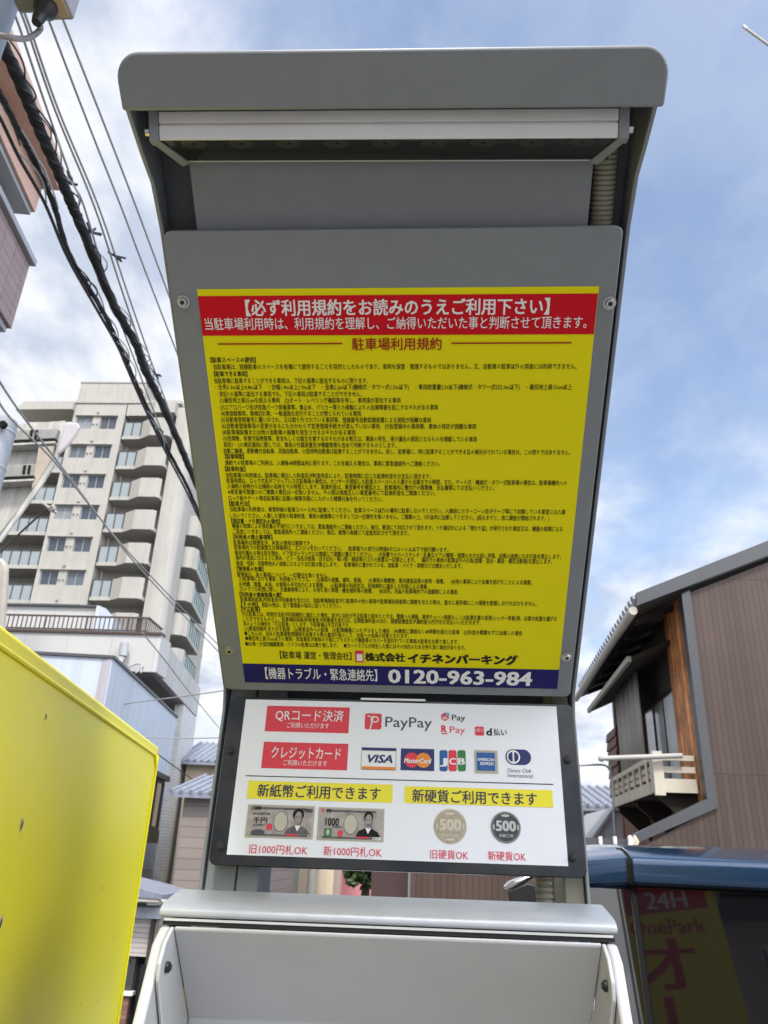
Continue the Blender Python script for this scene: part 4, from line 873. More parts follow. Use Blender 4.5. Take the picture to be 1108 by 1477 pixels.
st_ = [(0.0, .34, .99, .10, 0), (.012, .30, 1.00, .05, .02), (.10, .26, 1.32, .02, .05), (.165, .25, 1.56, .01, .06), (.22, .24, 1.62, .004, .06), (.36, .24, 1.665, 0, .07), (.9, .24, 1.70, 0, .08), (2.2, .24, 1.71, 0, .10), (2.9, .24, 1.68, 0, .16), (3.25, .24, 1.50, .01, .20), (3.65, .24, 1.12, .03, .2), (4.1, .26, .98, .08, .1), (4.28, .32, .80, .2, 0)]
m.loft([vring(*s) for s in st_]); vb = build('body', m, B_['car'], van, smooth=45)
# rear glass: flat, leaning, tinted; standing 8 mm proud of the tailgate
G0, G1 = (-.004, 1.02), (.150, 1.520)
ga = math.atan2(G1[0] - G0[0], G1[1] - G0[1]); gn = Vector((0, -math.cos(ga), math.sin(ga)))
def gp_(x, t, h): return VT((x, G0[0] + (G1[0] - G0[0]) * t - math.cos(ga) * h, G0[1] + (G1[1] - G0[1]) * t + math.sin(ga) * h))
m = MB(); m.prism([(.285, 0), (VW - .285, 0), (VW - .285, 1), (.285, 1)], .012, -.05, gp_); rg = build('rear_glass', m, B_['carglass'], van)
m = MB(); m.prism([(.264, -.05), (.2845, -.05), (.2845, 1.02), (.264, 1.02)], .006, -.06, gp_); build('glass_gap', m, B_['slot'], van)
m = MB(); m.prism([(.06, .02), (.262, .02), (.262, .98), (.085, .98)], .009, -.10, gp_); build('pillar_glass', m, B_['carglass'], van, bevel=.002)
m = MB(); m.prism([(VW - .262, .02), (VW - .06, .02), (VW - .085, .98), (VW - .262, .98)], .009, -.10, gp_); build('pillar_glass', m, B_['carglass'], van, bevel=.002)
m = MB(); sp_ = [(.118, 1.532), (.104, 1.540), (.100, 1.560), (.104, 1.612), (.116, 1.630), (.20, 1.652), (.36, 1.674), (.36, 1.60), (.17, 1.53)]
m.prism([(y + .012, z - .006) for y, z in sp_], .25, VW - .25, lambda y, z, x: VT((x, y, z))); build('seam_filler', m, B_['slot'], van)
m = MB()
m.prism(sp_, .272, VW - .272, lambda y, z, x: VT((x, y, z))); build('roof_spoiler', m, B_['car'], van, bevel=.005, seg=3)
for x0, x1 in ((.070, .262), (VW - .262, VW - .070)):
    m = MB(); m.prism([(.122, 1.532), (.108, 1.540), (.104, 1.560), (.108, 1.610), (.120, 1.627), (.20, 1.648), (.36, 1.668), (.36, 1.55), (.19, 1.53)], x0, x1, lambda y, z, x: VT((x, y + .10 * (max(0, .5 - abs(x - VW / 2) * 0 - min(x, VW - x)) / .5) ** 3 * .9, z - .10 * max(0, (.26 - min(x, VW - x)) / .26) ** 2 * .4))); build('roof_corner', m, B_['car'], van, bevel=.005, seg=3)
for x in (.10, VW - .24):
    m = MB(); m.box((x, -.02, .62), (x + .14, .03, .97)); m.v = [VT(v) for v in m.v]; build('tail_lamp', m, B_['redlamp'], van, bevel=.012)
m = MB(); m.box((.10, -.06, .30), (VW - .10, .02, .55)); m.v = [VT(v) for v in m.v]; build('bumper', m, B_['car'], van, bevel=.03)
m = MB(); m.box((VW / 2 - .165, -.066, .62), (VW / 2 + .165, -.01, .785)); m.v = [VT(v) for v in m.v]; build('number_plate', m, B_['bn_w'], van, bevel=.004)
for x, nx in ((.013, -1), (VW - .013, 1)):
    for ya, yb in ((.42, 1.35), (1.42, 2.35), (2.42, 3.05)):
        m = MB(); m.prism([(ya, 1.03), (yb, 1.03), (yb - .06, 1.50), (ya + .03, 1.50)], 0, .05, lambda y, z, d, x=x, nx=nx: VT((x - nx * (.085 * (max(z - .95, 0)) / .7) + nx * .012 - nx * d, y, z))); build('side_window', m, B_['carglass'], van)
for x in (.0, VW - .20):
    for y in (.75, 3.35):
        m = MB(); m.tube([VT((x, y, .31)), VT((x + .20, y, .31))], .31, 28); w = build('wheel', m, B_['tyre'], van, smooth=40)
        m = MB(); m.tube([VT((x - .005, y, .31)), VT((x + .205, y, .31))], .20, 24); build('rim', m, B_['rim'], w, smooth=40)
for s, x in ((-1, 0.02), (1, VW - .02)):
    y0 = 2.25
    m = MB(); rings = []
    for k in range(9):
        t = k / 8; xx = x + s * (.01 + .20 * t); sc = [.4, .75, .95, 1, 1, 1, .95, .8, .4][k]
        rings.append([VT((xx, y0 + .06 * sc * math.copysign(abs(math.cos(a)) ** .55, math.cos(a)), 1.515 - .075 * t + .030 * (.6 + .4 * t) * math.copysign(abs(math.sin(a)) ** .55, math.sin(a)) * sc)) for a in [2 * math.pi * i / 16 for i in range(16)]])
    m.loft(rings); mm = build('wing_mirror', m, B_['chrome'], van, smooth=60)
    m = MB(); m.prism([(-.02, 1.31), (-.02, 1.45), (.06, 1.475), (.19, 1.415), (.17, 1.34), (.06, 1.305)], -.055, .05, lambda a, z, d: (x + s * a, y0 + d, z)); m.v = [VT(v) for v in m.v]; build('mirror_housing', m, M_['black'], mm, bevel=.01)

# ================================================================== what the van's glass reflects: a banner and a house behind the camera
pn_ = VT((0, 0, 0)) - VO
gN = (Vector((math.sin(VA), math.cos(VA), 0)) * (-math.cos(ga)) + Vector((0, 0, math.sin(ga)))).normalized(); gP = gp_(.5, .5, .012)
def refl(px, py, dist):
    p = at_pl(px, py, gP, gN); d = (p - EYE).normalized(); r = d - gN * (2 * d.dot(gN)); return p, r
def refl_y(px, py, Y):
    p, r = refl(px, py, 1); return p + r * ((Y - p.y) / r.y)
BY = -2.2
def bq(px, py): p = refl_y(px, py, BY); return (p.x, p.z)
ban = thing('yellow_banner', 'tall yellow and red banner on a pole, mirrored in the van rear glass', 'banner', (bq(980, 1400)[0], BY, 0))
b0, b1 = bq(893, 1272), bq(1046, 1272); b2 = bq(1064, 1500); zbt = b2[1] - (b0[1] - b2[1]) * 1.1
bx0, bx1, bz1 = b0[0], (b1[0] + b2[0]) / 2, b0[1]
m = MB()
def bpoly(pts, mi, h): m.add([Vector((x, BY + h, z)) for x, z in pts], [tuple(range(len(pts)))], mi)
m.box((bx0, BY - .004, zbt), (bx1, BY, bz1))
r0, r1 = bq(916, 1274), bq(1014, 1300); bpoly([(bx0 + .02, bz1 - .01), (r1[0] + .04, bz1 - .01), (r1[0] + .04, bq(1000, 1308)[1]), (bx0 + .02, bq(920, 1322)[1])], 1, .002)
def btext(body, x0, x1, yc, hpx, mi, off, h):
    vs, fs = glyphs(body); a = min(v[0] for v in vs); b = max(v[0] for v in vs)
    p0, p1 = bq(x0, yc), bq(x1, yc); em = bq(x0, yc - hpx / 2)[1] - bq(x0, yc + hpx / 2)[1]; k = (p1[0] - p0[0]) / (b - a)
    for i, dx in enumerate((-off, off)): m.add([Vector((p0[0] + (x + dx - a) * k, BY + h + i * .0003, p0[1] + (y - .37) * em + (x - a) * k * .06)) for x, y in vs], fs, mi)
btext('24H', 931, 990, 1299, 34, 2, .02, .004)
btext('OnePark', 909, 1018, 1338, 30, 1, .02, .003)
btext('オ', 924, 1004, 1392, 90, 1, .03, .003)
def brect(x0, y0, x1, y1, mi, h): a, b = bq(x0, y0), bq(x1, y1); bpoly([(a[0], a[1]), (b[0], a[1]), (b[0], b[1]), (a[0], b[1])], mi, h)
brect(957, 1438, 984, 1500, 1, .003)
build('cloth', m, [B_['bn_y'], B_['bn_r'], B_['bn_w']], ban, flip=False)
m = MB(); m.tube([(bx0 - .03, BY, 0), (bx0 - .03, BY, bz1 + .12)], .014, 10); build('pole', m, B_['frame_w'], ban, smooth=40)
m = MB(); m.tube([(bx0 - .05, BY, bz1 + .03), (bx1 + .03, BY, bz1 + .03)], .009, 8); build('cross_bar', m, B_['frame_w'], ban, smooth=40)
m = MB(); m.box((bx0 - .2, BY - .2, 0), (bx0 + .14, BY + .2, .10)); build('base', m, B_['conc'], ban, bevel=.02)
HYB = -9.0
def hq(px, py): p = refl_y(px, py, HYB); return (p.x, p.z)
bh = thing('balcony_house', 'white three storey house with railed balconies, seen only as a reflection in the van glass', 'house', (3, HYB - 3, 0))
BT_ = lambda q: Vector((q[0], HYB + q[1], q[2]))
hx0 = hq(1040, 1300)[0]; zA1 = hq(1075, 1318)[1]; zA2 = hq(1075, 1284)[1]; zW0 = hq(1080, 1440)[1]; zW1 = hq(1080, 1370)[1]
m = MB(BT_); wins = [(hx0 + .5 + 2.6 * i, hx0 + 2.4 + 2.6 * i, zW0 + dz, zW1 + dz) for i in range(3) for dz in (-2.8, 0)]
wall_open(m, hx0 - .25, hx0 + 9, 0, zA2 + 1.3, wins, 0, .15); m.quad((hx0 - .25, 0, 0), (hx0 - .25, -6, 0), (hx0 - .25, -6, zA2 + 1.3), (hx0 - .25, 0, zA2 + 1.3)); m.quad((hx0 - .25, 0, zA2 + 1.3), (hx0 + 9, 0, zA2 + 1.3), (hx0 + 9, -6, zA2 + 1.3), (hx0 - .25, -6, zA2 + 1.3)); build('wall', m, B_['conc'], bh)
for w in wins:
    window(bh, BT_, w[0] + .01, w[1] - .01, w[2] + .01, w[3] - .01, -.14, frame='frame_d', mull=1)
    m = MB(BT_); m.box((w[0] - .05, .26, w[2] + .75), (w[1] + .05, .30, w[2] + .80)); m.box((w[0] - .05, .02, w[2] - .05), (w[1] + .05, .30, w[2]))
    for j in range(14): m.box((w[0] + j * (w[1] - w[0]) / 13 - .012, .265, w[2]), (w[0] + j * (w[1] - w[0]) / 13 + .012, .29, w[2] + .748))
    build('window_rail', m, B_['frame_w'], bh)
m = MB(BT_); m.box((hx0 - .2, .0, zA1 - .15), (hx0 + 8, .9, zA1)); m.box((hx0 - .2, .86, zA1 + .9), (hx0 + 8, .9, zA1 + .95)); 
for j in range(54): m.box((hx0 - .2 + j * .15, .865, zA1 + .001), (hx0 - .17 + j * .15, .89, zA1 + .899))
build('balcony', m, B_['frame_d'], bh)

# ================================================================== the payment machine
MT = rad(.42)
def mp(u, y, z):                            # machine coordinates -> world: u across, y away from the eye, z above eye level
    return Vector((-.042 + u - z * MT, y, CZ + z + u * MT))
def mpv(q): return mp(*q)
machine = thing('payment_machine', 'grey parking payment machine with a hooded yellow notice board above a white tray', 'payment machine', (-.042, 1.15, 0))
BT, BB = (.6326, .617), (1.1222, .2139)     # board, top and bottom
tl = math.hypot(BB[0] - BT[0], BB[1] - BT[1]); td = ((BB[0] - BT[0]) / tl, (BB[1] - BT[1]) / tl); tn = (td[1], -td[0])  # down the board; outward
def bd(u, t, h): return mp(u, BT[0] + td[0] * t + tn[0] * h, BT[1] + td[1] * t + tn[1] * h)
def prof(mb, poly, u0, u1, mi=0): mb.prism(poly, u0, u1, lambda a, b, d: mp(d, a, b), mi); return mb
def rrect(u0, v0, u1, v1, r, n=5, corners=(1, 1, 1, 1)):
    p = []
    for (cx, cy, a0), k in zip(((u1 - r, v1 - r, 0), (u0 + r, v1 - r, 90), (u0 + r, v0 + r, 180), (u1 - r, v0 + r, 270)), corners):
        if k: p += [(cx + r * math.cos(rad(a0 + 90 * i / n)), cy + r * math.sin(rad(a0 + 90 * i / n))) for i in range(n + 1)]
        else: p += [(cx + (r if a0 in (0, 270) else -r), cy + (r if a0 in (0, 90) else -r))]
    return p
# hood: rounded front lip running back, side cheeks, back sheet
mp_true = mp
def mp_hood(u, y, z): return mp_true(u, y, z - (u + .26) * .0185)   # the hood and its lamp hang a little lower on the right
mp = mp_hood
hood = MB()
f0 = (.5180, .6617); fd = (-.81, .586); fb = (.72, .69)
lip = rrect(-.2620, 0, .2620, .0500, .025, 8, (1, 1, 0, 0))
hood.prism(lip, 0, .06, lambda u, w, d: mp(u, f0[0] + fd[0] * w + .625 * d, f0[1] + fd[1] * w + .78 * d))
build('hood', hood, M_['paint'], machine, bevel=.0028, seg=2)
mp = mp_true
side = [(.5165, .6630), (.566, .6555), (.600, .653), (.645, .628), (1.142, .2195), (1.150, .19), (1.130, -.06), (1.26, -.06), (1.275, .2), (1.20, .305), (.74, .69), (.66, .74), (.60, .732), (.530, .732)]
for s in (-1, 1):
    w = MB(); prof(w, side, s * .2545, s * .2590); build('side_cheek', w, M_['paint'], machine, bevel=.001)
bk = MB(); prof(bk, [(.5165, .7345), (.668, .7345), (.670, .7385), (.5175, .7385)], -.2540, .2540)
for a, b in (((.655, .735), (.74, .685)), ((.74, .685), (1.195, .302)), ((1.195, .302), (1.262, .205))):
    dx, dz = b[0] - a[0], b[1] - a[1]; q = math.hypot(dx, dz); nx, nz = -dz / q * .004, dx / q * .004
    prof(bk, [a, b, (b[0] + nx, b[1] + nz), (a[0] + nx, a[1] + nz)], -.2540, .2540)
build('back_sheet', bk, M_['dark_in'], machine)
# plate behind the lamp
pl = MB(); pl.prism([(-.2165, -.125), (.2125, -.125), (.2125, .03), (-.2165, .03)], -.014, -.018, lambda u, t, h: bd(u, t, h))

build('recess_plate', pl, M_['paint'], machine, bevel=.0015)
il = MB(); il.prism([(-.2540, -.13), (-.2170, -.13), (-.2170, .03), (-.2540, .03)], -.040, -.043, lambda u, t, h: bd(u, t, h)); build('inner_flange', il, M_['dark_in'], machine)
il = MB(); il.prism([(.2140, -.16), (.2540, -.16), (.2540, .03), (.2140, .03)], -.046, -.049, lambda u, t, h: bd(u, t, h)); build('inner_flange', il, M_['dark_in'], machine)
# lamp bar under the lip
mp = mp_hood
lamp = MB()
A_, B_ = (.5275, .6725), (.5420, .6495)
prof(lamp, [A_, (.5333, .6630), (.5353, .6640), (.5364, .6622), (.5344, .6612), B_, (.5435, .6505), (.5400, .6565), (.5545, .6760)], -.2300, .2230)
lb = build('lamp_bar', lamp, M_['alu'], machine, bevel=.0006)
ln = MB(); prof(ln, [(.5428, .6512), (.5770, .6605), (.5755, .6650), (.5415, .6550)], -.2290, .2220); build('lamp_lens', ln, M_['lens'], lb)
fr = MB(); prof(fr, [(.5772, .6603), (.5792, .6612), (.5740, .674), (.5720, .673)], -.222, .215); build('lens_frame', fr, M_['alu'], lb)
for k in range(9):
    u = -.197 + .0485 * k; r = MB()
    c = mp(u, .5490, .6528); ax = mp(0, .0342, .0093) - mp(0, 0, 0); ax.normalize(); nu = Vector((1, 0, 0)); nz = ax.cross(nu)
    nz = -nz if nz.z > 0 else nz
    vs = [c + (ax * math.cos(2 * math.pi * i / 16) * .55 + nu * math.sin(2 * math.pi * i / 16)) * .0140 + nz * .0004 for i in range(16)]
    vi = [c + (ax * math.cos(2 * math.pi * i / 16) * .55 + nu * math.sin(2 * math.pi * i / 16)) * .0020 + nz * .0006 for i in range(16)]
    r.add(vs + vi, [(i, (i + 1) % 16, 16 + (i + 1) % 16, 16 + i) for i in range(16)]); build('led', r, M_['led'], lb, flip=False)
for s, ue in ((-1, -.2300), (1, .2230)):
    b = MB(); e = ue + s * .0005
    b.prism([(.525, .6770), (.5420, .6485), (.5505, .6515), (.556, .677)], e, e + s * .0100, lambda a, c, d: mp(d, a, c))
    vs = [mp(e + s * .0100, .5420, .6485), mp(e, .5420, .6485), mp(e - s * .020, .580, .6598), mp(e - s * .011, .583, .6585)]
    b.add(vs + [v + Vector((0, .003, .007)) for v in vs], [(0, 1, 2, 3), (4, 5, 6, 7), (0, 1, 5, 4), (1, 2, 6, 5), (2, 3, 7, 6), (3, 0, 4, 7)])
    br = build('lamp_bracket', b, M_['paint'], lb, bevel=.0008)
    sc = MB(); c = Vector((e + s * .0100, .5400, .6580)); sc.tube([mp(*c), mp(c.x + s * .004, c.y, c.z)], .0038, 10); build('bracket_screw', sc, M_['steel'], machine, smooth=40)
mp = mp_true
# corrugated conduit
cdm = MB(); pts = []; rr = []
for k in range(241):
    s_ = k / 240; t = .05 - .150 * s_; pts.append(bd(.2300 - .004 * s_, t, -.029)); rr.append(.0125 if (k % 8) < 6 else .0108)
cdm.tube(pts, rr, 20); build('conduit', cdm, M_['conduit'], machine, smooth=60)

# the notice board
bo = MB(); out = rrect(-.2505, 0.0, .2478, tl, .008)
bo.prism([(u, t) for u, t in out], 0, -.013, lambda u, t, h: bd(u, t, h))
board = build('notice_board', bo, M_['paint'], machine, bevel=.0012)
P0 = bd(0, 0, 0); U_ = (bd(1, 0, 0) - P0).normalized(); V_ = (bd(0, -1, 0) - P0).normalized(); N_ = U_.cross(V_).normalized()
for px, py in ((265, 435), (879, 437), (332, 937), (817, 946)):
    w = at_pl(px, py, P0, N_); sc = MB(); sc.tube([w, w + N_ * .0015], .0072, 20)
    sc.tube([w + N_ * .0015, w + N_ * .0030, w + N_ * .0058], [.0056, .0056, .0046], 16)
    sc.tube([w + N_ * .0056, w + N_ * .00602], .0028, 6, mi=1); build('board_screw', sc, [M_['steel'], M_['black']], board, smooth=35)
S = Print(P0, U_, V_, N_, ['sy', 'sr', 'sn', 'sk', 'sw', 'pred', 'sd'])
H = .0004
a, b = S.uv(285, 413); c, d = S.uv(353, 985); e, f_ = S.uv(866, 417); g_, h_ = S.uv(802, 993)
SU0, SU1, SV0, SV1 = (a + c) / 2, (e + g_) / 2, (d + h_) / 2, (b + f_) / 2
S.rectuv(SU0, SV0, SU1, SV1, 'sy', H)
vr1 = S.uv(575, 425)[1]; vr0 = S.uv(575, 483)[1]; S.rectuv(SU0, vr0, SU1 - .0005, vr1, 'sr', H * 2)
vn = S.uv(575, 961)[1]; S.rectuv(SU0, SV0 + .0005, SU1, vn, 'sn', H * 2)
h3 = H * 3
S.text('【必ず利用規約をお読みのうえご利用下さい】', 355, 792, 444, 25, 'sw', h3, off=.022)
S.text('当駐車場利用時は、利用規約を理解し、ご納得いただいた事と判断させて頂きます。', 296, 846, 467, 19, 'sw', h3, off=.006)
S.text('駐車場利用規約', 508, 637, 496, 19.5, 'sd', h3, off=.012)
for x0, x1 in ((314, 494), (651, 824)):
    u0, v = S.uv(x0, 493.5); u1, _ = S.uv(x1, 493.5); v = S.uv(575, 495)[1]; S.rectuv(u0, v - .0008, u1, v + .0008, 'sd', h3)
LINES = [
 (304, 369, 519, 1, '【駐車スペースの提供】'),
 (308, 832, 529, 0, '当駐車場は、短期駐車のスペースを有償にて提供することを目的としたものであり、車両を保管・管理するものではありません。又、自動車の駐車以外の用途には利用できません。'),
 (309, 357, 539, 1, '【駐車できる車両】'),
 (309, 531, 549, 0, '当駐車場に駐車することができる車両は、下記の基準に該当するものに限ります。'),
 (311, 825, 558, 0, '・全長3.3m以上4.8m以下　・全幅1.4m以上1.9m以下　・全高2.2m以下(機械式・タワー式1.5m以下)　・車両総重量2.5t以下(機械式・タワー式は2.0m以下)　・最低地上高15cm以上'),
 (313, 522, 568, 0, '・前記1の基準に該当する車両でも、下記の車両は駐車することができません。'),
 (317, 578, 577, 0, '(1)最低地上高25cmを超える車両　(2)オート・レベリング機能等を有し、車両高が変化する車両'),
 (318, 632, 587, 0, '(3)エアロパーツ及び改造パーツ装着車等、車止め、バリカー等との接触により入出庫障害を起こすおそれがある車両'),
 (319, 521, 596, 0, '(4)無登録車両、車検切れ等、一般道路を走行することが禁じられている車両'),
 (319, 622, 605, 0, '(5)自動車登録番号に覆いがされ、又は取り外されている車両等、登録番号自動認識装置による読取が困難な車両'),
 (320, 687, 614, 0, '(6)自動車登録事項の変更があるにもかかわらず変更登録手続きが済んでいない車両　(7)仮登録中の車両等、車体の特定が困難な車両'),
 (321, 513, 623, 0, '(8)駐車場設備または他の自動車の損害を発生させるおそれがある車両'),
 (322, 688, 632, 0, '(9)危険物、有害汚染物質等、安全もしくは衛生を害するおそれがある物又は、悪臭の発生、液汁漏出の原因となるものを積載している車両'),
 (323, 572, 641, 0, '前記1・2の規定適用に際しては、車両の付属装置及び積載物等も含めて判断するものとします。'),
 (323, 823, 650, 0, '自動二輪車、原動機付自転車、足踏自転車、小型特殊自動車は駐車することができません。但し、駐車場に、特に駐車することができる旨の掲示がされている場合は、この限りではありません。'),
 (325, 352, 658, 1, '【駐車時間】'),
 (325, 635, 667, 0, '連続での駐車場のご利用は、入庫後48時間以内に限ります。これを越える場合は、事前に緊急連絡先へご連絡ください。'),
 (325, 354, 676, 1, '【駐車料金】'),
 (326, 622, 685, 0, '当駐車場の利用者は、駐車場に掲出した料金及び料金体系により、駐車時間に応じた駐車料金をお支払い頂きます。'),
 (327, 818, 693, 0, '駐車時間は、ロック式及びフラップレス式駐車場の場合は、センサーが感知した駐車スペースへの入庫から出庫までの時間、また、ゲート式・機械式・タワー式駐車場の場合は、駐車場構内への'),
 (328, 713, 701, 0, '入場時の発券から出場時の収券までの時間とします。駐車料金は、車室番号を確認の上、駐車場内に備付けの精算機、支払機等にてお支払いください。'),
 (329, 628, 709, 0, '※車室番号間違いのご精算の責任は一切負いません。その際は再度正しい車室番号にて駐車料金をご精算ください。'),
 (330, 552, 718, 0, 'ロック板やゲート等各駐車場に記載の精算手順にしたがった精算行為を行ってください。'),
 (331, 360, 726, 1, '【駐車方法】'),
 (332, 816, 734, 0, '当駐車場の利用者は、車室枠線の駐車スペース内に駐車してください。駐車スペース以外の場所に駐車しないでください。入庫前にカラーコーン及びテープ等にて封鎖している車室には入庫'),
 (332, 793, 743, 0, 'しないでください。入庫した場合の駐車料金、車両の破損等につきましては一切責任を負いません。ご精算の上、3分以内に出庫してください。(超えますと、改に課金が開始されます。)'),
 (334, 404, 751, 1, '【領収書・つり銭切れの場合】'),
 (335, 812, 758, 0, '機器の故障による領収書の不発行につきましては、緊急連絡先へご連絡ください。後日、郵送にて対応させて頂きます。つり銭切れによる「預かり証」が発行された場合又は、機器の故障による'),
 (336, 590, 766, 0, 'ご返金につきましては、緊急連絡先へご連絡ください。後日、郵便小為替にて返金対応させて頂きます。'),
 (337, 393, 774, 1, '【利用者の禁止事項等】'),
 (337, 450, 782, 0, '駐車場内は禁煙及び、火気の使用は厳禁です。'),
 (338, 647, 789, 0, '駐車場内での駐車間又は停車時は、エンジンを切ってください。　駐車場での走行は時速8キロメートル以下で徐行願います。'),
 (339, 810, 797, 0, '車両を離れる時は窓を閉め、ドア及びトランクには施錠して盗難に備えてください。　大音響でのカーステレオ・乱暴なドアの開閉・夜間の大きな話し声等、近隣の迷惑になる行為を禁止します。'),
 (340, 797, 804, 0, '場内が清潔になるように努め、ビン・缶及び紙屑・ぼろ切れ・吸い殻・雑誌等のゴミの放置は一切禁止します。　場内での車両の駐車以外の行為(営業・宣伝・募金・署名活動等)を禁止します。'),
 (341, 667, 812, 0, '飲酒・怪刻・泥酔等他人の迷惑になるような行為は禁止します。　駐車場内に置かれている、自転車・バイク・荷物などは撤去いたします。'),
 (342, 380, 820, 1, '【管理者の免責】'),
 (342, 474, 828, 0, '管理者は、次の事項について、一切責任を負いません。'),
 (345, 768, 834, 0, '(1)駐車場における事故・利用者のトラブル。　(2)車両の盗難、滅失、毀損。　(3)車両の積載物、車内遺留品等の紛失・損害。　(4)他の車両により出庫を妨げたことによる損害。'),
 (345, 618, 842, 0, '(5)地震、落雷、火災、水害等の不可抗力による損害。　(6)駐車場の利用方法、利用規約に違反した利用による損害。'),
 (346, 662, 849, 0, '(7)トラブル処理に際し、交通事情等により、お待ち頂く時間・機会損失等の賠償。　(8)幼児、児童の駐車場内での遊戯等による事故。'),
 (346, 406, 857, 1, '【利用者の損害賠償の責】'),
 (347, 775, 864, 0, '駐車場利用者(所有者及び同乗者を含む)は、当駐車場施設並びに駐車中の他の車両や駐車場利用者等に損害を与えた時は、直ちに相手側にこの損害を賠償しなければなりません。'),
 (348, 372, 871, 1, '【その他】'),
 (378, 492, 872, 0, '前記の他は、全て管理者の指示に従ってください。'),
 (348, 375, 878, 1, '【不正駐車】'),
 (349, 804, 885, 0, '不正駐車又は、利用方法及び利用規約に違反した場合、並びに当社が不正駐車と認めたときは、警察への通報、車両チェーン施錠もしくは駐車位置の変更(レッカー移動)等、必要な処置を講ずる'),
 (350, 694, 892, 0, 'ことができるものとし、駐車場利用者(所有者及び同乗者を含む)は、正規駐車料金のほか、損害賠償金及び違約金10万円をお支払いいただきます。'),
 (351, 505, 899, 0, '次のような場合を「不正駐車」とします。下記車場は不正行為です。'),
 (353, 754, 906, 0, '(1)車室枠線をまたがる駐車　(2)車室以外への駐車　(3)駐車機器にいたずらをした場合　(4)事前に連絡なく48時間を超えた駐車　(5)料金を精算せずに出庫した場合'),
 (353, 590, 913, 0, '●これらは、当社の駐車場管理業務を妨害する等の違法行為として、当局への告発の対象となります。'),
 (354, 662, 920, 0, '●最低地上高15cm以下の車両・改造車及び車体の下部にプラスチック樹脂等のカバーを取付けている車両の駐車をお断り致します。'),
 (354, 672, 928, 0, '●RV車・大型四輪駆動車・バイクの駐車はお断り致します。　●カートラブルが発生した際にはその対応のためお待ち頂く場合があります。'),
]
for x0, x1, y, bold, body in LINES: S.text(body, x0, x1, y, 8.8 - (y - 519) * .0032, 'sk', H * 2, off=.020 if bold else .008, res=1)
S.text('【駐車場 運営・管理会社】', 404, 507, 944, 12, 'sk', H * 2, off=.012)
S.rect(512, 938, 525, 955, 'pred', H * 2); S.text('1', 516, 522, 947, 14, 'sw', h3, off=.02)
S.text('株式会社', 527, 584, 947, 13, 'sk', H * 2, off=.045)
S.text('イチネンパーキング', 589, 746, 949, 15, 'sk', H * 2, off=.06)
S.text('【機器トラブル・緊急連絡先】', 383, 544, 970, 18, 'sw', h3, off=.008)
S.text('0120-963-984', 561, 767, 974, 27, 'sw', h3, off=.03, cy=.36)
S.build('notice_sticker', board)

# payment panel: black acrylic with a white printed sheet
w1 = (1.1315, .2022); la = rad(5.42); pdn = (-math.sin(la), -math.cos(la)); pnm = (-math.cos(la), math.sin(la))
def pp(u, t, h): return mp(u, w1[0] + pdn[0] * t + pnm[0] * h, w1[1] + pdn[1] * t + pnm[1] * h)
ac = MB(); ac.prism(rrect(-.2440, -.004, .2530, .2225, .010), -.0004, -.010, lambda u, t, h: pp(u, t, h))
panel = build('payment_panel', ac, M_['acrylic'], machine, bevel=.001)
P1 = pp(0, 0, 0); V1 = (pp(0, -1, 0) - P1).normalized(); N1 = U_.cross(V1).normalized()
Q = Print(P1, U_, V1, N1, ['pw', 'pred', 'sw', 'pgrey', 'plb', 'pvi', 'por', 'pbl', 'pgr', 'ptan', 'sk', 'py', 'ink', 'pnote', 'pnote_dark', 'pskin', 'poval', 'coin1', 'coin1b', 'coin2', 'coin2b', 'sr'])
q = [Q.uv(*p) for p in ((357, 1008), (805, 1020), (325, 1232), (817, 1250))]
Q.rectuv((q[0][0] + q[2][0]) / 2, (q[2][1] + q[3][1]) / 2, (q[1][0] + q[3][0]) / 2, (q[0][1] + q[1][1]) / 2, 'pw', H)
k1, k2, k3, k4, k5 = H * 2, H * 3, H * 4, H * 5, H * 6
def qrect(x0, x1, yl0, yl1, m, h, r=0):      # left pixel, right pixel, top and bottom read on the left edge
    u0, v1 = Q.uv(x0, yl0); v0 = Q.uv(x0, yl1)[1]; u1 = Q.uv(x1, yl0)[0]; Q.rectuv(u0, v0, u1, v1, m, h, r)
qrect(386, 505, 1018, 1055, 'pred', k1)
Q.text('QRコード決済', 398, 496, 1031, 18, 'sw', k2, off=.006); Q.text('ご利用いただけます', 414, 475, 1046, 9, 'sw', k2)
qrect(381, 503, 1070, 1108, 'pred', k1)
Q.text('クレジットカード', 392, 492, 1085, 19, 'sw', k2, off=.006); Q.text('ご利用いただけます', 409, 472, 1100, 9, 'sw', k2)
# mobile payment marks
qrect(527, 551, 1029, 1052, 'pred', k1, .003)
u, v = Q.uv(539, 1041); Q.ring(u + .0015, v + .003, .006, .0045, .0016, 'sw', k2); Q.poly([(u - .0055, v - .011), (u - .0035, v - .011), (u + .0005, v + .008), (u - .0015, v + .008)], 'sw', k2)
Q.poly([(u - .009, v + .0075), (u - .002, v + .0055), (u - .002, v + .0068), (u - .009, v + .0088)], 'sw', k2)
Q.text('PayPay', 556, 623, 1042, 21, 'pgrey', k1, off=.004, cy=.30)
u, v = Q.uv(642, 1034); Q.poly([(u + .0062 * math.cos(rad(60 * i + 30)), v + .0062 * math.sin(rad(60 * i + 30))) for i in range(6)], 'pred', k1); Q.rectuv(u + .001, v + .001, u + .0062, v + .0058, 'plb', k2, .001)
Q.text('m', 639, 645, 1036, 8, 'sw', k3, off=.02, cy=.27); Q.text('Pay', 652, 671, 1035.5, 12, 'sk', k1, off=.006, cy=.30)
Q.text('R', 637, 644, 1051, 14, 'pred', k1, off=.04, cy=.36); qrect(637, 646, 1057.5, 1059, 'pred', k1); Q.text('Pay', 649, 671, 1053, 14, 'pred', k1, cy=.30)
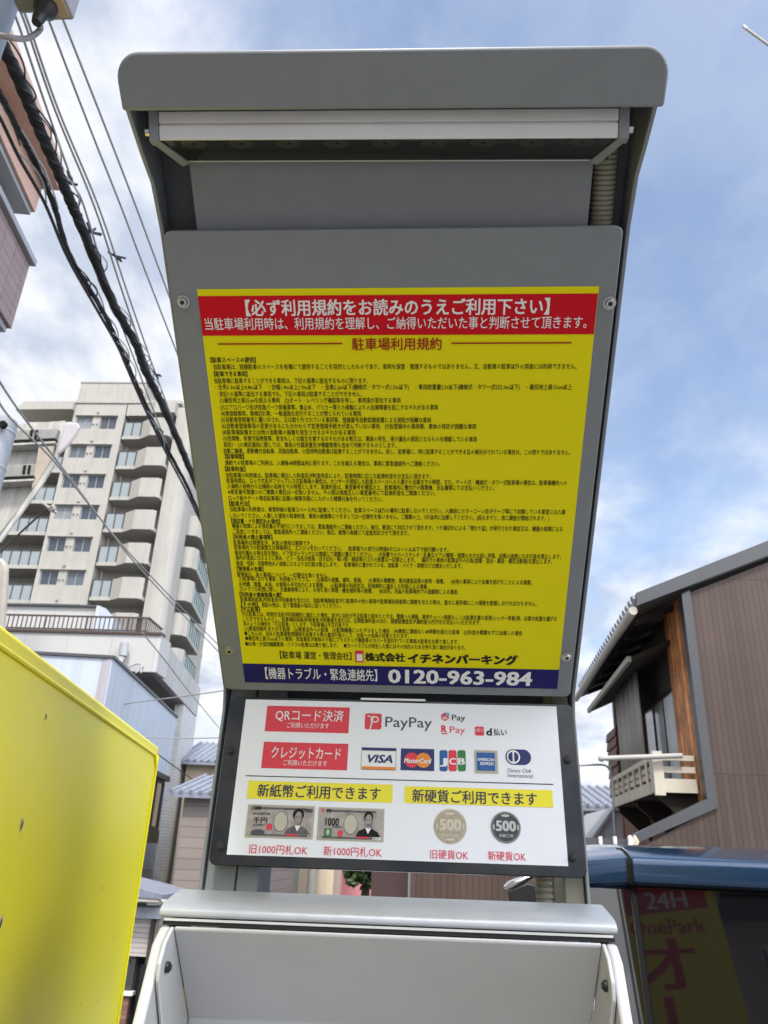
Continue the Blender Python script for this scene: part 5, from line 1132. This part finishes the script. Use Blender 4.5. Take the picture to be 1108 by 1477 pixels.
qrect(685, 698, 1048, 1061, 'pred', k1, .002); Q.text('d払い', 686.5, 697, 1053, 6, 'sw', k2); Q.text('d', 702, 709, 1055.5, 15, 'sk', k1, off=.03, cy=.36); Q.text('払い', 712, 731, 1056, 11, 'sk', k1, off=.015)
# a paler patch stuck over a removed mark
u0, v1 = Q.uv(676, 1020); u1, v0 = Q.uv(776, 1044)
# card marks
qrect(522, 572, 1078, 1110, 'pgrey', k1); qrect(522.6, 571.4, 1078.6, 1109.4, 'sw', k2); qrect(522.6, 571.4, 1078.6, 1082.5, 'pvi', k3); qrect(522.6, 571.4, 1105.5, 1109.4, 'por', k3)
Q.text('VISA', 531, 566, 1094, 16, 'pvi', k3, off=.03, shear=.25, cy=.36)
qrect(578.5, 626.5, 1079.5, 1111, 'pvi', k1)
u, v = Q.uv(594, 1096.5); u2, v2 = Q.uv(611, 1097); r_ = (u2 - u) * .62
Q.disc(u, v, r_, r_, 'pred', k2); Q.disc(u2, v2, r_, r_, 'por', k3); Q.text('MasterCard', 583, 622, 1097, 9.5, 'sw', k4, off=.025, shear=.2, cy=.36)
for x, m, ch in ((634, 'pbl', 'J'), (647, 'pred', 'C'), (660, 'pgr', 'B')):
    qrect(x, x + 11.6, 1082, 1112.5, m, k1, .003); Q.text(ch, x + 1.2, x + 10.4, 1098, 13, 'sw', k2, off=.03, cy=.36)
qrect(684, 717.5, 1082, 1115.5, 'ptan', k1); qrect(687.5, 713.5, 1085.5, 1111.5, 'pbl', k2)
Q.text('AMERICAN', 688.5, 712.5, 1095.5, 6, 'sw', k3, off=.02, cy=.36); Q.text('EXPRESS', 693, 712, 1101.5, 6, 'sw', k3, off=.02, cy=.36)
u, v = Q.uv(740, 1092); u2, _ = Q.uv(755, 1092); ru = .0105
Q.poly([(u + ru * math.cos(rad(90 + 180 * i / 16)), v + ru * math.sin(rad(90 + 180 * i / 16))) for i in range(17)] + [(u2 + ru * math.cos(rad(-90 + 180 * i / 16)), v + ru * math.sin(rad(-90 + 180 * i / 16))) for i in range(17)], 'pvi', k1)
Q.disc(u + .0005, v, .0092, .0092, 'sw', k2); Q.disc(u - .0007, v, .0060, .0066, 'pvi', k3, 20, 90, 270); Q.disc(u + .0017, v, .0060, .0066, 'pvi', k3, 20, -90, 90)
Q.text('Diners Club', 732, 766, 1111, 8, 'pgrey', k1, off=0, shear=.2, cy=.36); Q.text('International', 732, 769, 1118.2, 8, 'pgrey', k1, off=0, shear=.2, cy=.36)
u0, v0 = Q.uv(355, 1119); u1, _ = Q.uv(798, 1130); v0 = (v0 + Q.uv(798, 1131.5)[1]) / 2; Q.rectuv(u0, v0 - .0006, u1, v0 + .0006, 'sk', k1)
# notes and coins
qrect(359, 567, 1126, 1152, 'py', k1); Q.text('新紙幣ご利用できます', 372, 549, 1140, 20, 'ink', k2, off=.014)
qrect(584, 796, 1134, 1158.5, 'py', k1); Q.text('新硬貨ご利用できます', 595, 774, 1147.5, 20, 'ink', k2, off=.014)
def note(x0, x1, y0, y1, old):
    a0, b1 = Q.uv(x0, y0); b0 = Q.uv(x0, y1)[1]; a1 = Q.uv(x1, y0)[0]; W_, H_ = a1 - a0, b1 - b0
    P = lambda s, t: (a0 + W_ * s, b0 + H_ * t)
    R_ = lambda s0, t0, s1, t1, m, h, r=0: Q.rectuv(*P(s0, t0), *P(s1, t1), m, h, r)
    R_(0, 0, 1, 1, 'ptan', k1); R_(.03, .06, .97, .94, 'pnote', k2)
    R_(.08, .07, .92, .12, 'pnote_dark', k3); R_(.12, .86, .88, .92, 'pnote_dark', k3, .001)
    R_(.60, .09, .78, .14, 'pred', k4)
    Q.disc(*P(.51 if old else .50, .50), W_ * .105, H_ * .31, 'pnote_dark', k3); Q.disc(*P(.51 if old else .50, .50), W_ * .097, H_ * .29, 'poval', k4)
    # portrait: coat, neck, head, hair
    s0 = .74 if old else .74
    Q.poly([P(s0 - .16, .14), P(s0 - .12, .30), P(s0 - .02, .40), P(s0 + .07, .40), P(s0 + .17, .28), P(s0 + .21, .14)], 'pnote_dark' if old else 'sk', k4)
    Q.poly([P(s0 - .02, .40), P(s0 + .025, .22), P(s0 + .07, .40)], 'sw', k5)
    Q.disc(*P(s0 + .025, .72), W_ * (.082 if old else .068), H_ * .19, 'sk', k5)
    Q.disc(*P(s0 + .03, .60), W_ * .056, H_ * .215, 'pskin', k5 + H)
    Q.disc(*P(s0 + .055, .58), W_ * .028, H_ * .17, 'pnote_dark', k5 + H * 1.3)
    Q.disc(*P(s0 + .025, .60), W_ * .048, H_ * .195, 'pskin', k5 + H * 1.6)
    if not old: Q.disc(*P(s0 + .03, .49), W_ * .03, H_ * .022, 'pgrey', k5 + H * 2)
    for q0 in (.003, .048): Q.disc(*P(s0 + q0, .645), W_ * .012, H_ * .014, 'sk', k5 + H * 2)
    Q.disc(*P(s0 + .025, .47), W_ * .014, H_ * .010, 'pgrey', k5 + H * 2)
    if old:
        T = lambda body, s, e, t, em, m: Q.textuv(body, P(s, t)[0], P(e, t)[0], P(s, t)[1], H_ * em, m, k4, off=.02)
        T('1000', .07, .20, .90, .17, 'sk'); T('1000', .84, .97, .86, .17, 'sk'); T('日本銀行券', .09, .35, .72, .09, 'pgrey'); T('千円', .10, .31, .53, .20, 'sk'); T('日本銀行', .11, .29, .38, .07, 'pgrey')
        Q.disc(*P(.19, .16), W_ * .10, H_ * .09, 'pgrey', k4); R_(.31, .24, .39, .42, 'pred', k4)
    else:
        T = lambda body, s, e, t, em, m: Q.textuv(body, P(s, t)[0], P(e, t)[0], P(s, t)[1], H_ * em, m, k4, off=.02)
        T('千', .04, .10, .88, .18, 'pred'); T('円', .13, .19, .88, .15, 'sk'); T('1000', .12, .32, .57, .34, 'sk'); T('日本銀行券', .22, .37, .41, .07, 'pgrey'); T('1000', .84, .96, .10, .14, 'sw')
        R_(.11, .12, .22, .36, 'pgr', k4, .001); Q.disc(*P(.165, .24), W_ * .025, H_ * .09, 'poval', k5); Q.disc(*P(.35, .22), W_ * .04, H_ * .10, 'pred', k4)
note(358.5, 455, 1160, 1208, True); note(460, 555, 1164, 1212, False)
def coin(cx, cy, rpx, m1, m2, top, y3):
    u, v = Q.uv(cx, cy); r = Q.uv(cx + rpx, cy)[0] - u
    Q.disc(u, v, r, r, m2, k1, 48); Q.disc(u, v, r * .95, r * .95, m1, k2, 48); Q.ring(u, v, r * .90, r * .90, r * .02, m2, k3)
    Q.textuv('500', u - r * .62, u + r * .64, v + r * .10, r * .88, m2, k3, off=.045, cy=.36)
    Q.textuv(y3, u - r * .48, u + r * .48, v - r * .52, r * .22, m2, k3, off=.02)
    Q.disc(u, v + r * .72, r * .28, r * .08, m2, k3); Q.disc(u - r * .78, v, r * .05, r * .18, m2, k3); Q.disc(u + r * .80, v, r * .05, r * .18, m2, k3)
    if top: Q.disc(u, v - r * .74, r * .28, r * .07, m2, k3)
coin(649.5, 1192, 24, 'coin1', 'coin1b', True, '平成十二年'); coin(729.5, 1193.5, 22, 'coin2', 'coin2b', False, '令和三年')
Q.text('旧1000円札OK', 360, 444, 1224, 15, 'pred', k1, off=.006); Q.text('新1000円札OK', 467, 551, 1227, 15, 'pred', k1, off=.006)
Q.text('旧硬貨OK', 621, 675.5, 1232, 14.5, 'pred', k1, off=.006); Q.text('新硬貨OK', 704, 758.5, 1234, 14.5, 'pred', k1, off=.006)
Q.build('payment_sticker', panel)
for px, py in ((333, 1083), (318, 1221), (818, 1096), (826, 1237)):
    w = at_pl(px, py, P1, N1); sc = MB(); sc.tube([w, w + N1 * .0012], .0062, 20); sc.tube([w + N1 * .0012, w + N1 * .004, w + N1 * .0052], [.0042, .0042, .003], 16); sc.tube([w + N1 * .005, w + N1 * .0054], .0018, 6)
    build('panel_screw', sc, M_['black'], panel, smooth=35)
st = MB(); st.prism([(-.052, -.0052), (.042, -.0052), (.042, -.0022), (-.052, -.0022)], .0005, .004, lambda u, t, h: pp(u, t, h)); build('catch_strip', st, M_['alu'], machine, bevel=.0004)
# posts behind the panel
def post(u0, u1, y0=.030, y1=.12):
    w = MB(); w.prism([(y0, -.06), (y1, -.06), (y1, .24), (y0, .24)], u0, u1, lambda a, t, d: mp(d, w1[0] + pdn[0] * (.26 - t - .06) + a, w1[1] + pdn[1] * (.26 - t - .06))); return w
for u0, u1 in ((-.2530, -.2120), (-.2105, -.1800), (.2270, .2530)): build('post', post(u0, u1), M_['paint'] if u0 < 0 else M_['conduit'], machine, bevel=.002)
ct2 = MB(); ct2.tube([mp(.2040, 1.150 + .0001 * k, -.10 + .0011 * k) for k in range(240)], [.0128 if (k % 7) < 5 else .0108 for k in range(240)], 20); build('conduit', ct2, M_['conduit'], machine, smooth=60)
# base: sloping silver cap, rubber seal, tray and cheeks, cabinet
cap = MB(); prof(cap, [(1.34, -.095), (1.085, -.049), (1.062, -.0470), (1.006, -.0575), (.996, -.0610), (.9910, -.0660), (.9905, -.0725), (.996, -.0735), (1.30, -.100), (1.34, -.100)], -.2650, .2600)
build('base_cap', cap, M_['silver'], machine, bevel=.006, seg=3)
sl = MB(); prof(sl, [(.9905, -.0742), (1.05, -.0782), (1.05, -.080), (.9905, -.0768)], -.257, .254); build('seal_lip', sl, M_['alu'], machine)
sl = MB(); prof(sl, [(.9925, -.0770), (1.05, -.0805), (1.05, -.0835), (.9925, -.0815)], -.259, .256); build('rubber_seal', sl, M_['black'], machine)
tray = MB(); tray_p = [(.985, -.0975), (1.092, -.200)]
prof(tray, [(.9835, -.0820), (.987, -.0820), (1.094, -.1850), (1.094, -.62), (1.0, -.66), (.998, -.657), (1.0905, -.6165), (1.0905, -.1865), (.9835, -.0857)], -.2420, .2390)
tr = build('tray_panel', tray, M_['white_paint'], machine, bevel=.0015)
for s, uo in ((-1, -.2420), (1, .2390)):
    fl = MB(); prof(fl, [(.9835, -.0820), (.962, -.095), (.950, -.115), (.952, -.132), (1.040, -.247), (1.060, -.60), (1.0905, -.60), (1.0905, -.1868), (.987, -.0863)], uo + s * .0004, uo + s * .0045); build('tray_flange', fl, M_['white_paint'], tr, bevel=.0012)
    ck = MB(); prof(ck, [(1.08, -.0840), (.987, -.0830), (.966, -.098), (.925, -.190), (.880, -.46), (.890, -.76), (1.02, -.76), (1.08, -.70)], uo + s * .0060, uo + s * .0185); build('base_cheek', ck, M_['white_paint'], machine, bevel=.004, seg=3)
    sc = MB(); c = (uo - s * .0002, .972, -.121); sc.tube([mp(*c), mp(c[0] - s * .003, c[1], c[2])], .0058, 16); sc.tube([mp(c[0] - s * .003, c[1], c[2]), mp(c[0] - s * .0052, c[1], c[2])], .0036, 6); build('tray_screw', sc, M_['black'], tr, smooth=35)
cab = MB(); cab.box((-.2550, 1.096, -CZ + .06), (.2520, 1.335, -.1010)); cab.box((-.2550, .93, -CZ + .06), (.2520, 1.095, -.765)); cab.T = None
cab.v = [mpv(v) for v in cab.v]; build('cabinet', cab, M_['white_paint'], machine, bevel=.006)
pn = MB(); pn.box((-.29, .88, -CZ + .004), (.29, 1.38, -CZ + .058)); pn.v = [mpv(v) for v in pn.v]; build('plinth', pn, M_['dark_in'], machine, bevel=.004)
bpl = MB(); bpl.box((-.19, 1.0885, -.58), (.19, 1.0895, -.30)); bpl.v = [mpv(v) for v in bpl.v]; build('display', bpl, M_['acrylic'], machine)
ksl = MB(); ksl.box((-.18, .925, -1.0), (-.10, .929, -.90)); ksl.box((.06, .925, -1.05), (.18, .929, -.95)); ksl.v = [mpv(v) for v in ksl.v]; build('cash_slot', ksl, M_['dark_in'], machine, bevel=.001)
bpy.data.objects.remove(_to); bpy.data.curves.remove(_tc)
